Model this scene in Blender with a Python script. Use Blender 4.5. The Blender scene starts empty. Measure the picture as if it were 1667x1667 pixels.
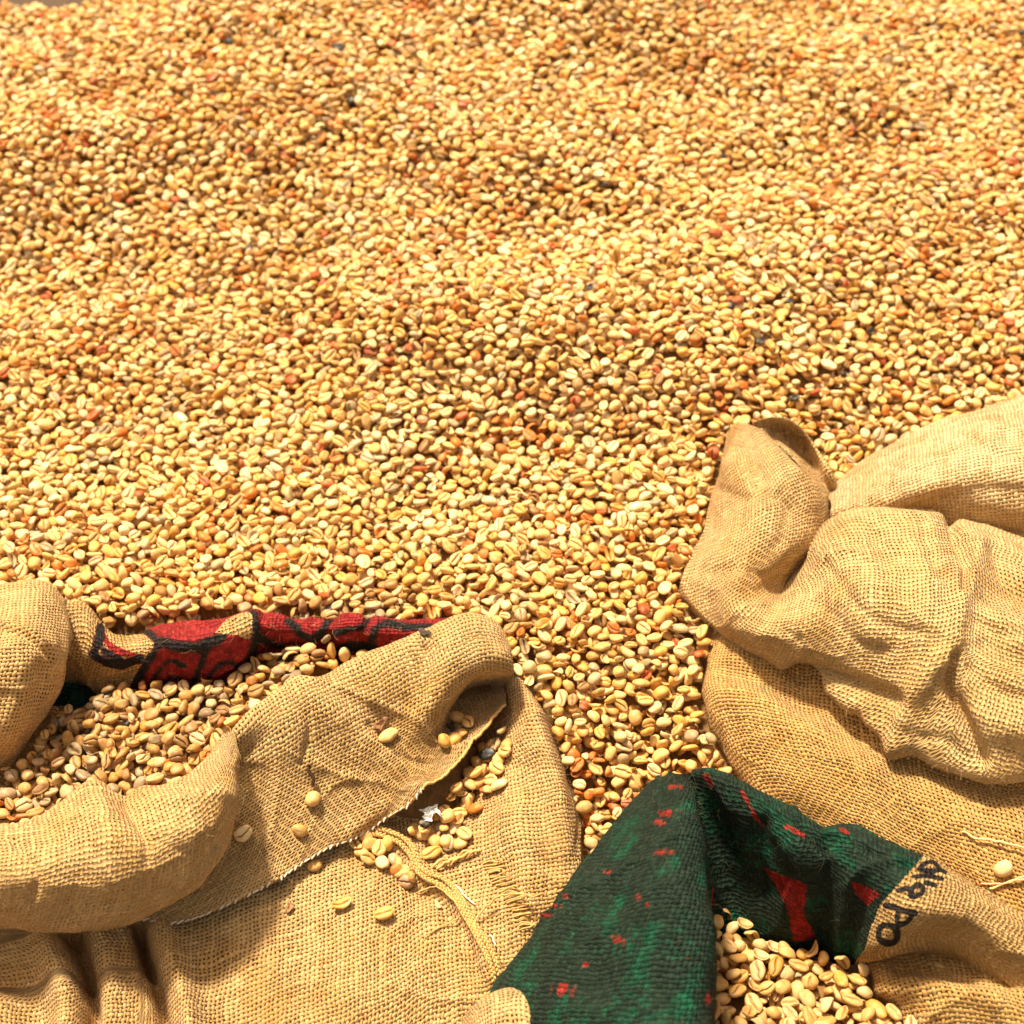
import bpy, math, random
import numpy as np
from mathutils import Vector, Euler, Matrix

random.seed(7)
RNG = np.random.default_rng(11)

# ------------------------------------------------------------------ camera, world, sun, exposure
SC = bpy.context.scene
COL = SC.collection
PITCH = math.radians(37.0)
CAM_H = 0.53
FPX = 2500.0                     # focal length in pixels of the 1667 px photograph
HALF = 833.5
cam_d = bpy.data.cameras.new('camera')
cam = bpy.data.objects.new('camera', cam_d)
COL.objects.link(cam)
cam.location = (0, 0, CAM_H)
cam.rotation_euler = (math.radians(90) - PITCH, 0, 0)
cam_d.sensor_width = 36.0
cam_d.lens = 36.0 * FPX / 1667.0
cam_d.clip_start = 0.01
cam_d.clip_end = 200.0
cam_d.dof.use_dof = True
cam_d.dof.focus_distance = 0.72
cam_d.dof.aperture_fstop = 10.5
SC.camera = cam

TO_SUN = Vector((-0.25, 0.19, 0.95)).normalized()
SUN_EL = math.asin(TO_SUN.z)
SUN_AZ = math.atan2(TO_SUN.x, TO_SUN.y)
world = bpy.data.worlds.new('World')
SC.world = world
world.use_nodes = True
wn = world.node_tree.nodes
sky = wn.new('ShaderNodeTexSky')
sky.sky_type = 'NISHITA'
sky.sun_disc = False
sky.sun_elevation = SUN_EL
sky.sun_rotation = SUN_AZ
sky.dust_density = 4.0
warm = wn.new('ShaderNodeMix')          # hazy warm daylight, the same in every direction
warm.data_type = 'RGBA'
warm.blend_type = 'MULTIPLY'
warm.inputs[0].default_value = 1.0
warm.inputs[7].default_value = (1.0, 0.75, 0.47, 1.0)
world.node_tree.links.new(sky.outputs[0], warm.inputs[6])
world.node_tree.links.new(warm.outputs[2], wn['Background'].inputs[0])
wn['Background'].inputs[1].default_value = 0.15
sun_d = bpy.data.lights.new('sun', 'SUN')
sun_d.energy = 4.9
sun_d.angle = math.radians(6.0)
sun_d.color = (1.0, 0.86, 0.64)
sun = bpy.data.objects.new('sun', sun_d)
COL.objects.link(sun)
sun.rotation_euler = TO_SUN.to_track_quat('Z', 'Y').to_euler()
SC.view_settings.view_transform = 'Standard'
SC.view_settings.look = 'None'
SC.view_settings.gamma = 1.0
SC.view_settings.exposure = 0.68

# ------------------------------------------------------------------ helpers
SP, CP = math.sin(PITCH), math.cos(PITCH)
RISE, RISE_Y = 0.22, 0.60       # slope of the heap behind the sacks


def P(px, py, z):
    """A point of the photograph at height z (cm) above the heap's plane (or its slope) -> world metres."""
    z = z * 0.01
    u = (px - HALF) / FPX
    v = (py - HALF) / FPX
    dy, dz = CP - v * SP, SP + v * CP
    t = (CAM_H - z) / dz
    if dy * t > RISE_Y:          # the heap climbs away from the camera and what lies on it climbs too
        t = (CAM_H - z + RISE * RISE_Y) / (dz + RISE * dy)
    return (u * t, dy * t, CAM_H - dz * t)


def project(p):
    """world points (n,3) -> photograph pixel and depth"""
    x, y, z = p[..., 0], p[..., 1], p[..., 2] - CAM_H
    d = y * CP - z * SP
    up = y * SP + z * CP
    return HALF + FPX * x / d, HALF - FPX * up / d, d


def vnoise(p, seed=0):
    """3-D value noise in [-1,1] of points (n,3)"""
    pi = np.floor(p).astype(np.int64)
    f = p - pi
    f = f * f * f * (f * (f * 6 - 15) + 10)
    out = np.zeros(len(p))
    for dx in (0, 1):
        for dy in (0, 1):
            for dz in (0, 1):
                h = (pi[:, 0] + dx) * 374761393 + (pi[:, 1] + dy) * 668265263 + (pi[:, 2] + dz) * 2147483647 + seed * 1274126177
                h = (h ^ (h >> 13)) * 1274126177
                h = h ^ (h >> 16)
                val = (h & 0xffff) / 32767.5 - 1.0
                w = np.where(dx, f[:, 0], 1 - f[:, 0]) * np.where(dy, f[:, 1], 1 - f[:, 1]) * np.where(dz, f[:, 2], 1 - f[:, 2])
                out += val * w
    return out


def fbm(p, seed=0, octs=3):
    s, a = np.zeros(len(p)), 1.0
    for o in range(octs):
        s += a * vnoise(p * (2.03 ** o) + 17.3 * o, seed + o)
        a *= 0.5
    return s


def catmull(ctrl, n):
    """ctrl (k, ...) -> n samples of a Catmull-Rom curve along axis 0, spaced roughly by length"""
    ctrl = np.asarray(ctrl, float)
    k = len(ctrl)
    seg = np.linalg.norm(np.diff(ctrl.reshape(k, -1, 3), axis=0), axis=2).mean(1) + 1e-6
    seg = 0.65 * seg + 0.35 * seg.mean()
    cum = np.concatenate([[0], np.cumsum(seg)])
    s = np.linspace(0, cum[-1], n)
    i = np.clip(np.searchsorted(cum, s, side='right') - 1, 0, k - 2)
    t = (s - cum[i]) / seg[i]
    e = np.concatenate([[2 * ctrl[0] - ctrl[1]], ctrl, [2 * ctrl[-1] - ctrl[-2]]])
    p0, p1, p2, p3 = e[i], e[i + 1], e[i + 2], e[i + 3]
    t = t.reshape((-1,) + (1,) * (ctrl.ndim - 1))
    return 0.5 * (2 * p1 + (p2 - p0) * t + (2 * p0 - 5 * p1 + 4 * p2 - p3) * t ** 2 + (3 * p1 - p0 - 3 * p2 + p3) * t ** 3)


def grid_normals(V):
    du = np.gradient(V, axis=0)
    dv = np.gradient(V, axis=1)
    n = np.cross(du, dv)
    n /= (np.linalg.norm(n, axis=2, keepdims=True) + 1e-12)
    c = np.array([0, 0, CAM_H]) - V
    if (n * c).sum(2).mean() < 0:
        n = -n
    return n


def poly_dist(px, py, poly):
    d = np.full(px.shape, 1e9)
    for (x0, y0), (x1, y1) in zip(poly[:-1], poly[1:]):
        dx, dy = x1 - x0, y1 - y0
        t = np.clip(((px - x0) * dx + (py - y0) * dy) / (dx * dx + dy * dy + 1e-9), 0, 1)
        d = np.minimum(d, np.hypot(px - x0 - t * dx, py - y0 - t * dy))
    return d


def inside(px, py, poly):
    r = np.zeros(px.shape, bool)
    n = len(poly)
    for i in range(n):
        x0, y0 = poly[i]
        x1, y1 = poly[(i + 1) % n]
        c = ((y0 > py) != (y1 > py)) & (px < (x1 - x0) * (py - y0) / (y1 - y0 + 1e-12) + x0)
        r ^= c
    return r


def smooth_poly(poly, n=60):
    a = np.array([(x, y, 0) for x, y in poly], float)
    return [(p[0], p[1]) for p in catmull(a, n)]


def link(name, me, parent=None, mat=None):
    o = bpy.data.objects.new(name, me)
    COL.objects.link(o)
    if parent is not None:
        o.parent = parent
    if mat is not None and me is not None and not me.materials:
        me.materials.append(mat)
    return o


def tag(o, label=None, cat=None, group=None, kind=None):
    if label: o['label'] = label
    if cat: o['category'] = cat
    if group: o['group'] = group
    if kind: o['kind'] = kind
    return o


def empty(name, loc):
    o = bpy.data.objects.new(name, None)
    o.location = loc
    o.empty_display_size = 0.02
    COL.objects.link(o)
    return o


def mesh_np(name, verts, faces, smooth=True):
    """verts (n,3), faces (m,k) int arrays with constant k"""
    me = bpy.data.meshes.new(name)
    verts = np.asarray(verts, np.float32)
    faces = np.asarray(faces, np.int32)
    k = faces.shape[1]
    me.vertices.add(len(verts))
    me.vertices.foreach_set('co', verts.ravel())
    me.loops.add(faces.size)
    me.loops.foreach_set('vertex_index', faces.ravel())
    me.polygons.add(len(faces))
    me.polygons.foreach_set('loop_start', np.arange(0, faces.size, k, dtype=np.int32))
    me.polygons.foreach_set('loop_total', np.full(len(faces), k, np.int32))
    me.update(calc_edges=True)
    if smooth:
        me.polygons.foreach_set('use_smooth', np.ones(len(faces), bool))
    return me


def tube(points, rad, sides=6, closed_ends=True):
    """points (n,3), radius scalar or (n,) -> verts, quad faces"""
    p = np.asarray(points, float)
    n = len(p)
    rad = np.broadcast_to(np.asarray(rad, float), (n,))
    t = np.gradient(p, axis=0)
    t /= np.linalg.norm(t, axis=1, keepdims=True) + 1e-12
    ref = np.array([0.31, 0.17, 0.93])
    a = np.cross(t, ref)
    a /= np.linalg.norm(a, axis=1, keepdims=True) + 1e-12
    b = np.cross(t, a)
    ang = np.arange(sides) * 2 * math.pi / sides
    V = p[:, None] + rad[:, None, None] * (np.cos(ang)[None, :, None] * a[:, None] + np.sin(ang)[None, :, None] * b[:, None])
    i = np.arange(n - 1)[:, None]
    j = np.arange(sides)[None]
    j2 = (j + 1) % sides
    F = np.stack([i * sides + j, i * sides + j2, (i + 1) * sides + j2, (i + 1) * sides + j], -1).reshape(-1, 4)
    return V.reshape(-1, 3), F


def join_vf(parts):
    vs, fs, o = [], [], 0
    for v, f in parts:
        vs.append(v); fs.append(f + o); o += len(v)
    return np.concatenate(vs), np.concatenate(fs)


# ------------------------------------------------------------------ materials
class NT:
    """small node-tree writer"""
    def __init__(self, name):
        self.m = bpy.data.materials.new(name)
        self.m.use_nodes = True
        self.t = self.m.node_tree
        self.b = self.t.nodes['Principled BSDF']
        self.out = self.t.nodes['Material Output']

    def n(self, typ, **kw):
        nd = self.t.nodes.new(typ)
        for k, v in kw.items():
            setattr(nd, k, v)
        return nd

    def l(self, a, b):
        self.t.links.new(a, b)

    def math(self, op, a, b=None, c=None, clamp=False):
        nd = self.n('ShaderNodeMath', operation=op, use_clamp=clamp)
        for i, v in enumerate((a, b, c)):
            if v is None: continue
            if isinstance(v, (int, float)): nd.inputs[i].default_value = v
            else: self.l(v, nd.inputs[i])
        return nd.outputs[0]

    def mix(self, f, a, b, blend='MIX'):
        nd = self.n('ShaderNodeMix', data_type='RGBA', blend_type=blend)
        for sock, v in ((nd.inputs[0], f), (nd.inputs[6], a), (nd.inputs[7], b)):
            if isinstance(v, (int, float)): sock.default_value = v
            elif isinstance(v, tuple): sock.default_value = v if len(v) == 4 else v + (1,)
            else: self.l(v, sock)
        return nd.outputs[2]

    def noise(self, vec, scale, detail=2.0, rough=0.5):
        nd = self.n('ShaderNodeTexNoise')
        nd.inputs['Scale'].default_value = scale
        nd.inputs['Detail'].default_value = detail
        nd.inputs['Roughness'].default_value = rough
        if vec is not None: self.l(vec, nd.inputs['Vector'])
        return nd.outputs[0]

    def ramp(self, f, lo, hi):
        nd = self.n('ShaderNodeMapRange')
        nd.inputs[1].default_value = lo
        nd.inputs[2].default_value = hi
        self.l(f, nd.inputs[0])
        return nd.outputs[0]


YARN = 0.00215      # one yarn of the burlap, metres


def burlap(name, tint=(0.60, 0.385, 0.155), hole=1.0, wid=0.76, bump=1.0, sheen=0.12):
    """plain weave of round yarns, from the cloth's own coordinates (one unit of UV = one yarn)"""
    k = NT(name)
    uv = k.n('ShaderNodeUVMap', uv_map='cloth')
    wob = k.n('ShaderNodeTexNoise')
    wob.inputs['Scale'].default_value = 0.16
    wob.inputs['Detail'].default_value = 3.0
    k.l(uv.outputs[0], wob.inputs['Vector'])
    w2 = k.n('ShaderNodeVectorMath', operation='MULTIPLY_ADD')
    k.l(wob.outputs['Color'], w2.inputs[0])
    w2.inputs[1].default_value = (2.0, 2.0, 0)
    k.l(uv.outputs[0], w2.inputs[2])
    sep = k.n('ShaderNodeSeparateXYZ')
    k.l(w2.outputs[0], sep.inputs[0])
    s, t = sep.outputs[0], sep.outputs[1]
    fs, ft = k.math('FLOOR', s), k.math('FLOOR', t)
    xs, xt = k.math('SUBTRACT', s, fs), k.math('SUBTRACT', t, ft)

    def white(a, seed):
        nd = k.n('ShaderNodeTexWhiteNoise', noise_dimensions='2D')
        c = k.n('ShaderNodeCombineXYZ')
        k.l(a, c.inputs[0])
        c.inputs[1].default_value = seed
        k.l(c.outputs[0], nd.inputs['Vector'])
        return nd.outputs['Value']
    rs, rt = white(fs, 3.1), white(ft, 8.7)

    def along(a, b, seed):          # slow change along one yarn
        c = k.n('ShaderNodeCombineXYZ')
        k.l(k.math('MULTIPLY', a, 7.31), c.inputs[0])
        k.l(k.math('MULTIPLY', b, 0.22), c.inputs[1])
        c.inputs[2].default_value = seed
        return k.noise(c.outputs[0], 1.0, 2.0)
    ns, ntt = along(fs, t, 1.0), along(ft, s, 5.0)

    def prof(x, r, n):              # round cross-section, each yarn its own thickness
        d = k.math('ABSOLUTE', k.math('SUBTRACT', k.math('MULTIPLY', x, 2.0), 1.0))
        w = k.math('ADD', k.math('ADD', k.math('MULTIPLY', r, 0.18), k.math('MULTIPLY', n, 0.62)), wid - 0.45)
        q = k.math('DIVIDE', d, w)
        return k.math('SQRT', k.math('MAXIMUM', k.math('SUBTRACT', 1.0, k.math('MULTIPLY', q, q)), 0.0))
    hs, ht = prof(xs, rs, ns), prof(xt, rt, ntt)
    A = k.math('SINE', k.math('MULTIPLY', k.math('ADD', t, fs), math.pi))
    B = k.math('SINE', k.math('MULTIPLY', k.math('ADD', s, ft), -math.pi))
    hw = k.math('MULTIPLY', hs, k.math('ADD', k.math('MULTIPLY', A, 0.46), 0.54))
    hf = k.math('MULTIPLY', ht, k.math('ADD', k.math('MULTIPLY', B, 0.46), 0.54))
    h = k.math('MAXIMUM', hw, hf)
    top = k.math('GREATER_THAN', hw, hf)
    tc = k.n('ShaderNodeTexCoord')
    fib = k.noise(uv.outputs[0], 5.0, 3.0, 0.7)
    pat = k.noise(tc.outputs['Object'], 45.0, 4.0, 0.6)
    pat2 = k.noise(tc.outputs['Object'], 11.0, 2.0, 0.5)
    yr = k.math('ADD', k.math('MULTIPLY', top, k.math('SUBTRACT', ns, ntt)), ntt)
    yr = k.math('ADD', yr, k.math('MULTIPLY', k.math('SUBTRACT', k.math('ADD', k.math('MULTIPLY', top, k.math('SUBTRACT', rs, rt)), rt), 0.5), 0.22))
    val = k.math('ADD', k.math('MULTIPLY', yr, 0.75), k.math('MULTIPLY', fib, 0.25))
    col = k.mix(k.ramp(val, 0.25, 0.75), tuple(c * f for c, f in zip(tint, (0.72, 0.66, 0.55))), tuple(min(1, c * f) for c, f in zip(tint, (1.22, 1.25, 1.38))))
    col = k.mix(k.math('MULTIPLY', k.ramp(pat, 0.47, 0.72), 0.6), col, (0.50, 0.265, 0.06))
    col = k.mix(k.math('MULTIPLY', k.ramp(pat2, 0.5, 0.7), 0.45), col, tuple(min(1, c * f) for c, f in zip(tint, (1.14, 1.24, 1.4))))
    pat3 = k.noise(tc.outputs['Object'], 21.0, 5.0, 0.65)
    col = k.mix(k.math('MULTIPLY', k.ramp(pat3, 0.52, 0.72), 0.55), col, (0.40, 0.21, 0.06))
    pr = k.n('ShaderNodeAttribute', attribute_name='print')
    edge = k.math('ADD', pr.outputs['Alpha'], k.math('MULTIPLY', k.math('SUBTRACT', fib, 0.5), 0.5))
    edge = k.math('ADD', edge, k.math('MULTIPLY', k.math('SUBTRACT', h, 0.75), 0.35))
    pm = k.ramp(edge, 0.38, 0.62)
    cell = k.n('ShaderNodeTexWhiteNoise', noise_dimensions='3D')      # every crossing took the dye differently
    cc = k.n('ShaderNodeCombineXYZ')
    k.l(fs, cc.inputs[0])
    k.l(ft, cc.inputs[1])
    k.l(cc.outputs[0], cell.inputs['Vector'])
    gain = k.math('ADD', k.math('MULTIPLY', cell.outputs['Value'], 0.7), k.math('MULTIPLY', fib, 1.3))
    gc = k.n('ShaderNodeCombineColor')
    for q in range(3):
        k.l(gain, gc.inputs[q])
    pcol = k.mix(1.0, pr.outputs['Color'], gc.outputs[0], 'MULTIPLY')
    col = k.mix(pm, col, pcol)
    k.l(col, k.b.inputs['Base Color'])
    k.b.inputs['Roughness'].default_value = 0.88
    k.b.inputs['Specular IOR Level'].default_value = 0.15
    k.b.inputs['Sheen Weight'].default_value = sheen
    k.b.inputs['Sheen Roughness'].default_value = 0.5
    hh = k.math('ADD', h, k.math('MULTIPLY', fib, 0.35))
    bp = k.n('ShaderNodeBump')
    bp.inputs['Strength'].default_value = bump
    bp.inputs['Distance'].default_value = 0.0011
    k.l(hh, bp.inputs['Height'])
    k.l(bp.outputs[0], k.b.inputs['Normal'])
    if hole > 0:
        a = k.ramp(h, 0.10, 0.36)
        a = k.math('ADD', k.math('MULTIPLY', a, hole), 1.0 - hole)
        a = k.math('MAXIMUM', a, pm)           # dye closes the holes
        k.l(a, k.b.inputs['Alpha'])
    return k.m


def plain(name, col, rough=0.8, nscale=300.0, var=0.25, bump=0.0):
    k = NT(name)
    tc = k.n('ShaderNodeTexCoord')
    nz = k.noise(tc.outputs['Object'], nscale, 3.0, 0.6)
    c = k.mix(nz, tuple(x * (1 - var) for x in col), tuple(min(1, x * (1 + var)) for x in col))
    k.l(c, k.b.inputs['Base Color'])
    k.b.inputs['Roughness'].default_value = rough
    k.b.inputs['Specular IOR Level'].default_value = 0.25
    if bump:
        bp = k.n('ShaderNodeBump')
        bp.inputs['Strength'].default_value = bump
        bp.inputs['Distance'].default_value = 0.002
        k.l(nz, bp.inputs['Height'])
        k.l(bp.outputs[0], k.b.inputs['Normal'])
    return k.m


def bean_mat(name, instanced):
    k = NT(name)
    if instanced:
        a = k.n('ShaderNodeAttribute', attribute_type='INSTANCER', attribute_name='col')
        base = a.outputs['Color']
        r = k.n('ShaderNodeAttribute', attribute_type='INSTANCER', attribute_name='rnd').outputs['Fac']
    else:
        oi = k.n('ShaderNodeObjectInfo')
        base, r = oi.outputs['Color'], oi.outputs['Random']
    tc = k.n('ShaderNodeTexCoord')
    vm = k.n('ShaderNodeVectorMath', operation='ADD')
    pos = k.n('ShaderNodeAttribute', attribute_name='rest').outputs['Vector']
    k.l(pos, vm.inputs[0])
    k.l(k.math('MULTIPLY', r, 31.0), vm.inputs[1])
    n1 = k.noise(vm.outputs[0], 260.0, 3.0, 0.6)
    n2 = k.noise(vm.outputs[0], 900.0, 2.0, 0.6)
    col = k.mix(k.math('MULTIPLY', k.ramp(n1, 0.5, 0.75), 0.45), base, k.mix(0.85, base, (0.50, 0.24, 0.06), 'MULTIPLY'))
    col = k.mix(k.math('MULTIPLY', k.ramp(n1, 0.5, 0.3), 0.3), col, (0.72, 0.60, 0.40))
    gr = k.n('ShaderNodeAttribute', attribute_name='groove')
    col = k.mix(gr.outputs['Fac'], col, k.mix(1.0, base, (0.34, 0.24, 0.16), 'MULTIPLY'))  # crease shadow painted in: base colour darkened along the cut
    k.l(col, k.b.inputs['Base Color'])
    k.b.inputs['Roughness'].default_value = 0.5
    k.b.inputs['Specular IOR Level'].default_value = 0.35
    bp = k.n('ShaderNodeBump')
    bp.inputs['Strength'].default_value = 0.4
    bp.inputs['Distance'].default_value = 0.0006
    k.l(k.math('ADD', n1, k.math('MULTIPLY', n2, 0.4)), bp.inputs['Height'])
    k.l(bp.outputs[0], k.b.inputs['Normal'])
    return k.m


M_JUTE = burlap('jute_burlap')
M_JUTE_PALE = burlap('pale_jute_burlap', tint=(0.61, 0.405, 0.17))
M_CREAM = burlap('cream_jute_burlap', tint=(0.68, 0.50, 0.26))  # lightest tint, for the back panel
M_GOLD = burlap('golden_jute_burlap', tint=(0.60, 0.36, 0.115))
M_PRINT = burlap('printed_burlap', hole=1.0, wid=0.80, bump=1.3, sheen=0.0)
M_YARN = plain('jute_yarn', (0.62, 0.40, 0.15), 0.85, 900.0, 0.3)
M_FIBRE = plain('jute_fibre', (0.66, 0.47, 0.24), 0.7, 200.0, 0.25)
M_STRAW = plain('pale_raffia', (0.72, 0.52, 0.25), 0.6, 700.0, 0.2)
M_COTTON = plain('white_cotton', (0.66, 0.60, 0.52), 0.8, 1500.0, 0.15)
M_TWIG = plain('dark_twig', (0.10, 0.055, 0.03), 0.8, 1500.0, 0.5, 0.6)
M_EARTH = plain('brown_earth', (0.09, 0.06, 0.04), 0.95, 60.0, 0.4, 0.8)
M_FIBRE_DARK = plain('green_fibre', (0.16, 0.16, 0.09), 0.8, 200.0, 0.4)
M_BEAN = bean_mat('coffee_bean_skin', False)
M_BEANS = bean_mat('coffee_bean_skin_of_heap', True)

# ------------------------------------------------------------------ the ground below the heap
g = 60.0
me = mesh_np('ground', [(-g, -g, -0.26), (g, -g, -0.26), (g, g, -0.26), (-g, g, -0.26)], [(0, 1, 2, 3)])
tag(link('ground', me, None, M_EARTH), 'dark brown earth under and behind the heap', None, None, 'structure')

# ------------------------------------------------------------------ cloth
CLOTH_V = []        # all cloth vertices, for resting beans and for sorting what is seen
CLOTH_G = []        # the same as grids, for the height map of the heap
FIBRES = {}


def cloth(name, parent, rows, mat, res=0.0011, ridges=(), wrinkle=1.0, seed=1, prints=None, thick=0.0, trim=0, fuzz=0, transpose=False):
    """One piece of cloth. rows: control points (photo px, photo py, height in cm). ridges: folds (polyline in
    photo px, height mm, width px) pressed into the cloth along its normal."""
    C = np.array([[P(*p) for p in r] for r in rows])
    if transpose:
        C = C.transpose(1, 0, 2)
    lu = np.linalg.norm(np.diff(C, axis=0), axis=2).sum(0).max()
    lv = np.linalg.norm(np.diff(C, axis=1), axis=2).sum(1).max()
    nu, nv = int(lu / res) + 2, int(lv / res) + 2
    V = catmull(C, nu)
    V = catmull(V.transpose(1, 0, 2), nv).transpose(1, 0, 2)
    N = grid_normals(V)
    px, py, _ = project(V)
    disp = np.zeros(V.shape[:2])
    for poly, amp, w in ridges:
        d = poly_dist(px, py, smooth_poly(poly) if len(poly) > 2 else poly)
        disp += amp * 0.001 * np.exp(-(d / w) ** 2)
    flat = V.reshape(-1, 3)
    wr = fbm(flat * 28.0, seed * 10, 3) * 0.0016 + fbm(flat * np.array([90., 60., 90.]), seed * 10 + 5, 2) * 0.00055
    warp_ = flat + 0.012 * np.stack([vnoise(flat * 20.0, seed * 10 + 6), vnoise(flat * 20.0 + 9.0, seed * 10 + 7), vnoise(flat * 20.0 + 5.0, seed * 10 + 9)], 1)
    wr += 0.0022 * (1 - np.abs(vnoise(warp_ * np.array([17., 26., 17.]) + 3.3, seed * 10 + 8))) ** 9      # sharp creases
    wr += 0.0010 * (1 - np.abs(vnoise(warp_ * np.array([44., 38., 44.]) + 1.3, seed * 10 + 4))) ** 7
    disp += wrinkle * wr.reshape(disp.shape)
    V = V + N * disp[..., None]
    # cloth coordinates: arc length each way, in yarns
    du = np.linalg.norm(np.diff(V, axis=0), axis=2)
    dv = np.linalg.norm(np.diff(V, axis=1), axis=2)
    du = 0.6 * du + 0.4 * du.mean(1, keepdims=True)
    dv = 0.6 * dv + 0.4 * dv.mean(0, keepdims=True)
    U = np.concatenate([np.zeros((1, nv)), np.cumsum(du, 0)])
    W = np.concatenate([np.zeros((nu, 1)), np.cumsum(dv, 1)], 1)
    U -= U[nu // 2][None]
    W -= W[:, nv // 2][:, None]
    U = U / YARN + 100 + 37 * seed
    W = W / YARN + 100 + 53 * seed
    i, j = np.meshgrid(np.arange(nu - 1), np.arange(nv - 1), indexing='ij')
    F = np.stack([i * nv + j, (i + 1) * nv + j, (i + 1) * nv + j + 1, i * nv + j + 1], -1).reshape(-1, 4)
    flat = V.reshape(-1, 3)
    me = mesh_np(name, flat, F)
    uvl = me.uv_layers.new(name='cloth')
    uvv = np.stack([U.ravel(), W.ravel()], 1)[F.ravel()].astype(np.float32)
    uvl.data.foreach_set('uv', uvv.ravel())
    if True:
        px, py, _ = project(V)
        rgba = np.zeros((nu * nv, 4), np.float32) if prints is None else prints(px, py, U, W).reshape(-1, 4).astype(np.float32)
        at = me.attributes.new('print', 'FLOAT_COLOR', 'POINT')
        at.data.foreach_set('color', rgba.ravel())
    o = link(name, me, parent, mat)
    if parent is not None:
        o.matrix_parent_inverse = Matrix.Translation(parent.location).inverted()
    if thick:
        md = o.modifiers.new('thickness', 'SOLIDIFY')
        md.thickness = thick
        md.offset = 0.0
    CLOTH_V.append(flat)
    CLOTH_G.append(V)
    FIBRES.setdefault(parent.name, []).append((V, grid_normals(V), fuzz))
    return o, V


def curve_on(V, poly, lift):
    """photo polyline -> 3-D polyline lying on the cloth grid V, lifted towards its normal"""
    N = grid_normals(V).reshape(-1, 3)
    f = V.reshape(-1, 3)
    px, py, d = project(f)
    out = []
    for x, y in poly:
        e = np.hypot(px - x, py - y)
        c = np.where(e < e.min() + 4.0)[0]
        b = c[np.argmin(d[c])]
        q = f[b] + N[b] * lift
        out.append(q)
    return np.array(out)


# ------------------------------------------------------------------ the sack on the left
sackA = empty('burlap_sack', P(450, 1400, -20))
tag(sackA, 'open burlap sack with a red and black printed back rim and a stitched front flap', 'sack', 'sacks set in the bean heap')

# body below the flap
rows = [
    [(-90, 1420, -3.4), (150, 1370, -3.4), (300, 1310, -3.4), (450, 1250, -3.8), (600, 1190, -3.6), (720, 1160, -4.2), (790, 1120, -3), (830, 1092, -0.9), (846, 1092, -1.6), (850, 1110, -5)],
    [(-90, 1480, -4.1), (150, 1440, -4.1), (300, 1400, -4.1), (450, 1330, -4), (600, 1270, -4.15), (720, 1225, -4.9), (795, 1190, -3.3), (855, 1165, -0.9), (884, 1165, -1.4), (893, 1185, -6)],
    [(-90, 1540, -4.5), (150, 1510, -4.5), (300, 1470, -4.5), (450, 1410, -4.4), (600, 1360, -4.55), (720, 1315, -4.9), (810, 1280, -3.1), (880, 1258, -1.6), (917, 1262, -2.1), (928, 1285, -7)],
    [(-90, 1610, -5), (150, 1590, -5), (300, 1550, -4.9), (450, 1500, -4.8), (600, 1450, -4.95), (720, 1405, -5.1), (810, 1375, -3.9), (890, 1352, -2.7), (938, 1350, -3.2), (950, 1372, -8)],
    [(-90, 1690, -5.5), (150, 1670, -5.5), (300, 1640, -5.4), (450, 1590, -5.3), (600, 1540, -5.45), (720, 1490, -5.6), (810, 1460, -4.8), (890, 1440, -4), (944, 1428, -4.5), (958, 1445, -9)],
    [(-90, 1780, -6.2), (150, 1765, -6.2), (300, 1740, -6.1), (450, 1690, -5.9), (600, 1640, -6.05), (720, 1590, -6.2), (810, 1555, -5.7), (890, 1525, -5.3), (950, 1510, -5.9), (970, 1525, -11)],
    [(-90, 1900, -8.2), (150, 1880, -8.2), (300, 1860, -8.1), (450, 1820, -7.8), (600, 1760, -7.65), (720, 1710, -7.6), (810, 1670, -7.2), (890, 1630, -6.9), (950, 1610, -7.5), (970, 1620, -13)],
]
ridgesA = [
    ([(105, 1515), (130, 1560), (142, 1600), (150, 1640), (150, 1690)], -17, 13),
    ([(115, 1500), (132, 1545), (140, 1585)], -16, 9),
    ([(75, 1530), (100, 1590), (110, 1660), (105, 1720)], 10, 26),
    ([(0, 1570), (40, 1610), (60, 1680)], -7, 35),
    ([(165, 1520), (185, 1600), (180, 1680)], 6, 22),
    ([(222, 1500), (232, 1545), (250, 1590), (262, 1640), (270, 1690)], -15, 11),
    ([(222, 1500), (238, 1565)], -16, 9),
    ([(262, 1520), (285, 1580), (305, 1640), (315, 1700)], 9, 20),
    ([(340, 1545), (380, 1620), (390, 1700)], -4, 40),
    ([(860, 1250), (880, 1330), (890, 1400)], -3.5, 26),
    ([(830, 1330), (850, 1420), (860, 1470)], 3, 25),
    ([(610, 1355), (665, 1385), (690, 1430), (740, 1470), (780, 1530), (800, 1590)], 4.0, 16),
    ([(640, 1395), (670, 1440), (720, 1470), (760, 1530), (775, 1580)], -3.5, 12),
]
bodyA, bodyA_V = cloth('sack_body', sackA, rows, M_JUTE, ridges=ridgesA, seed=21, wrinkle=0.7, fuzz=1.2)

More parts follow.
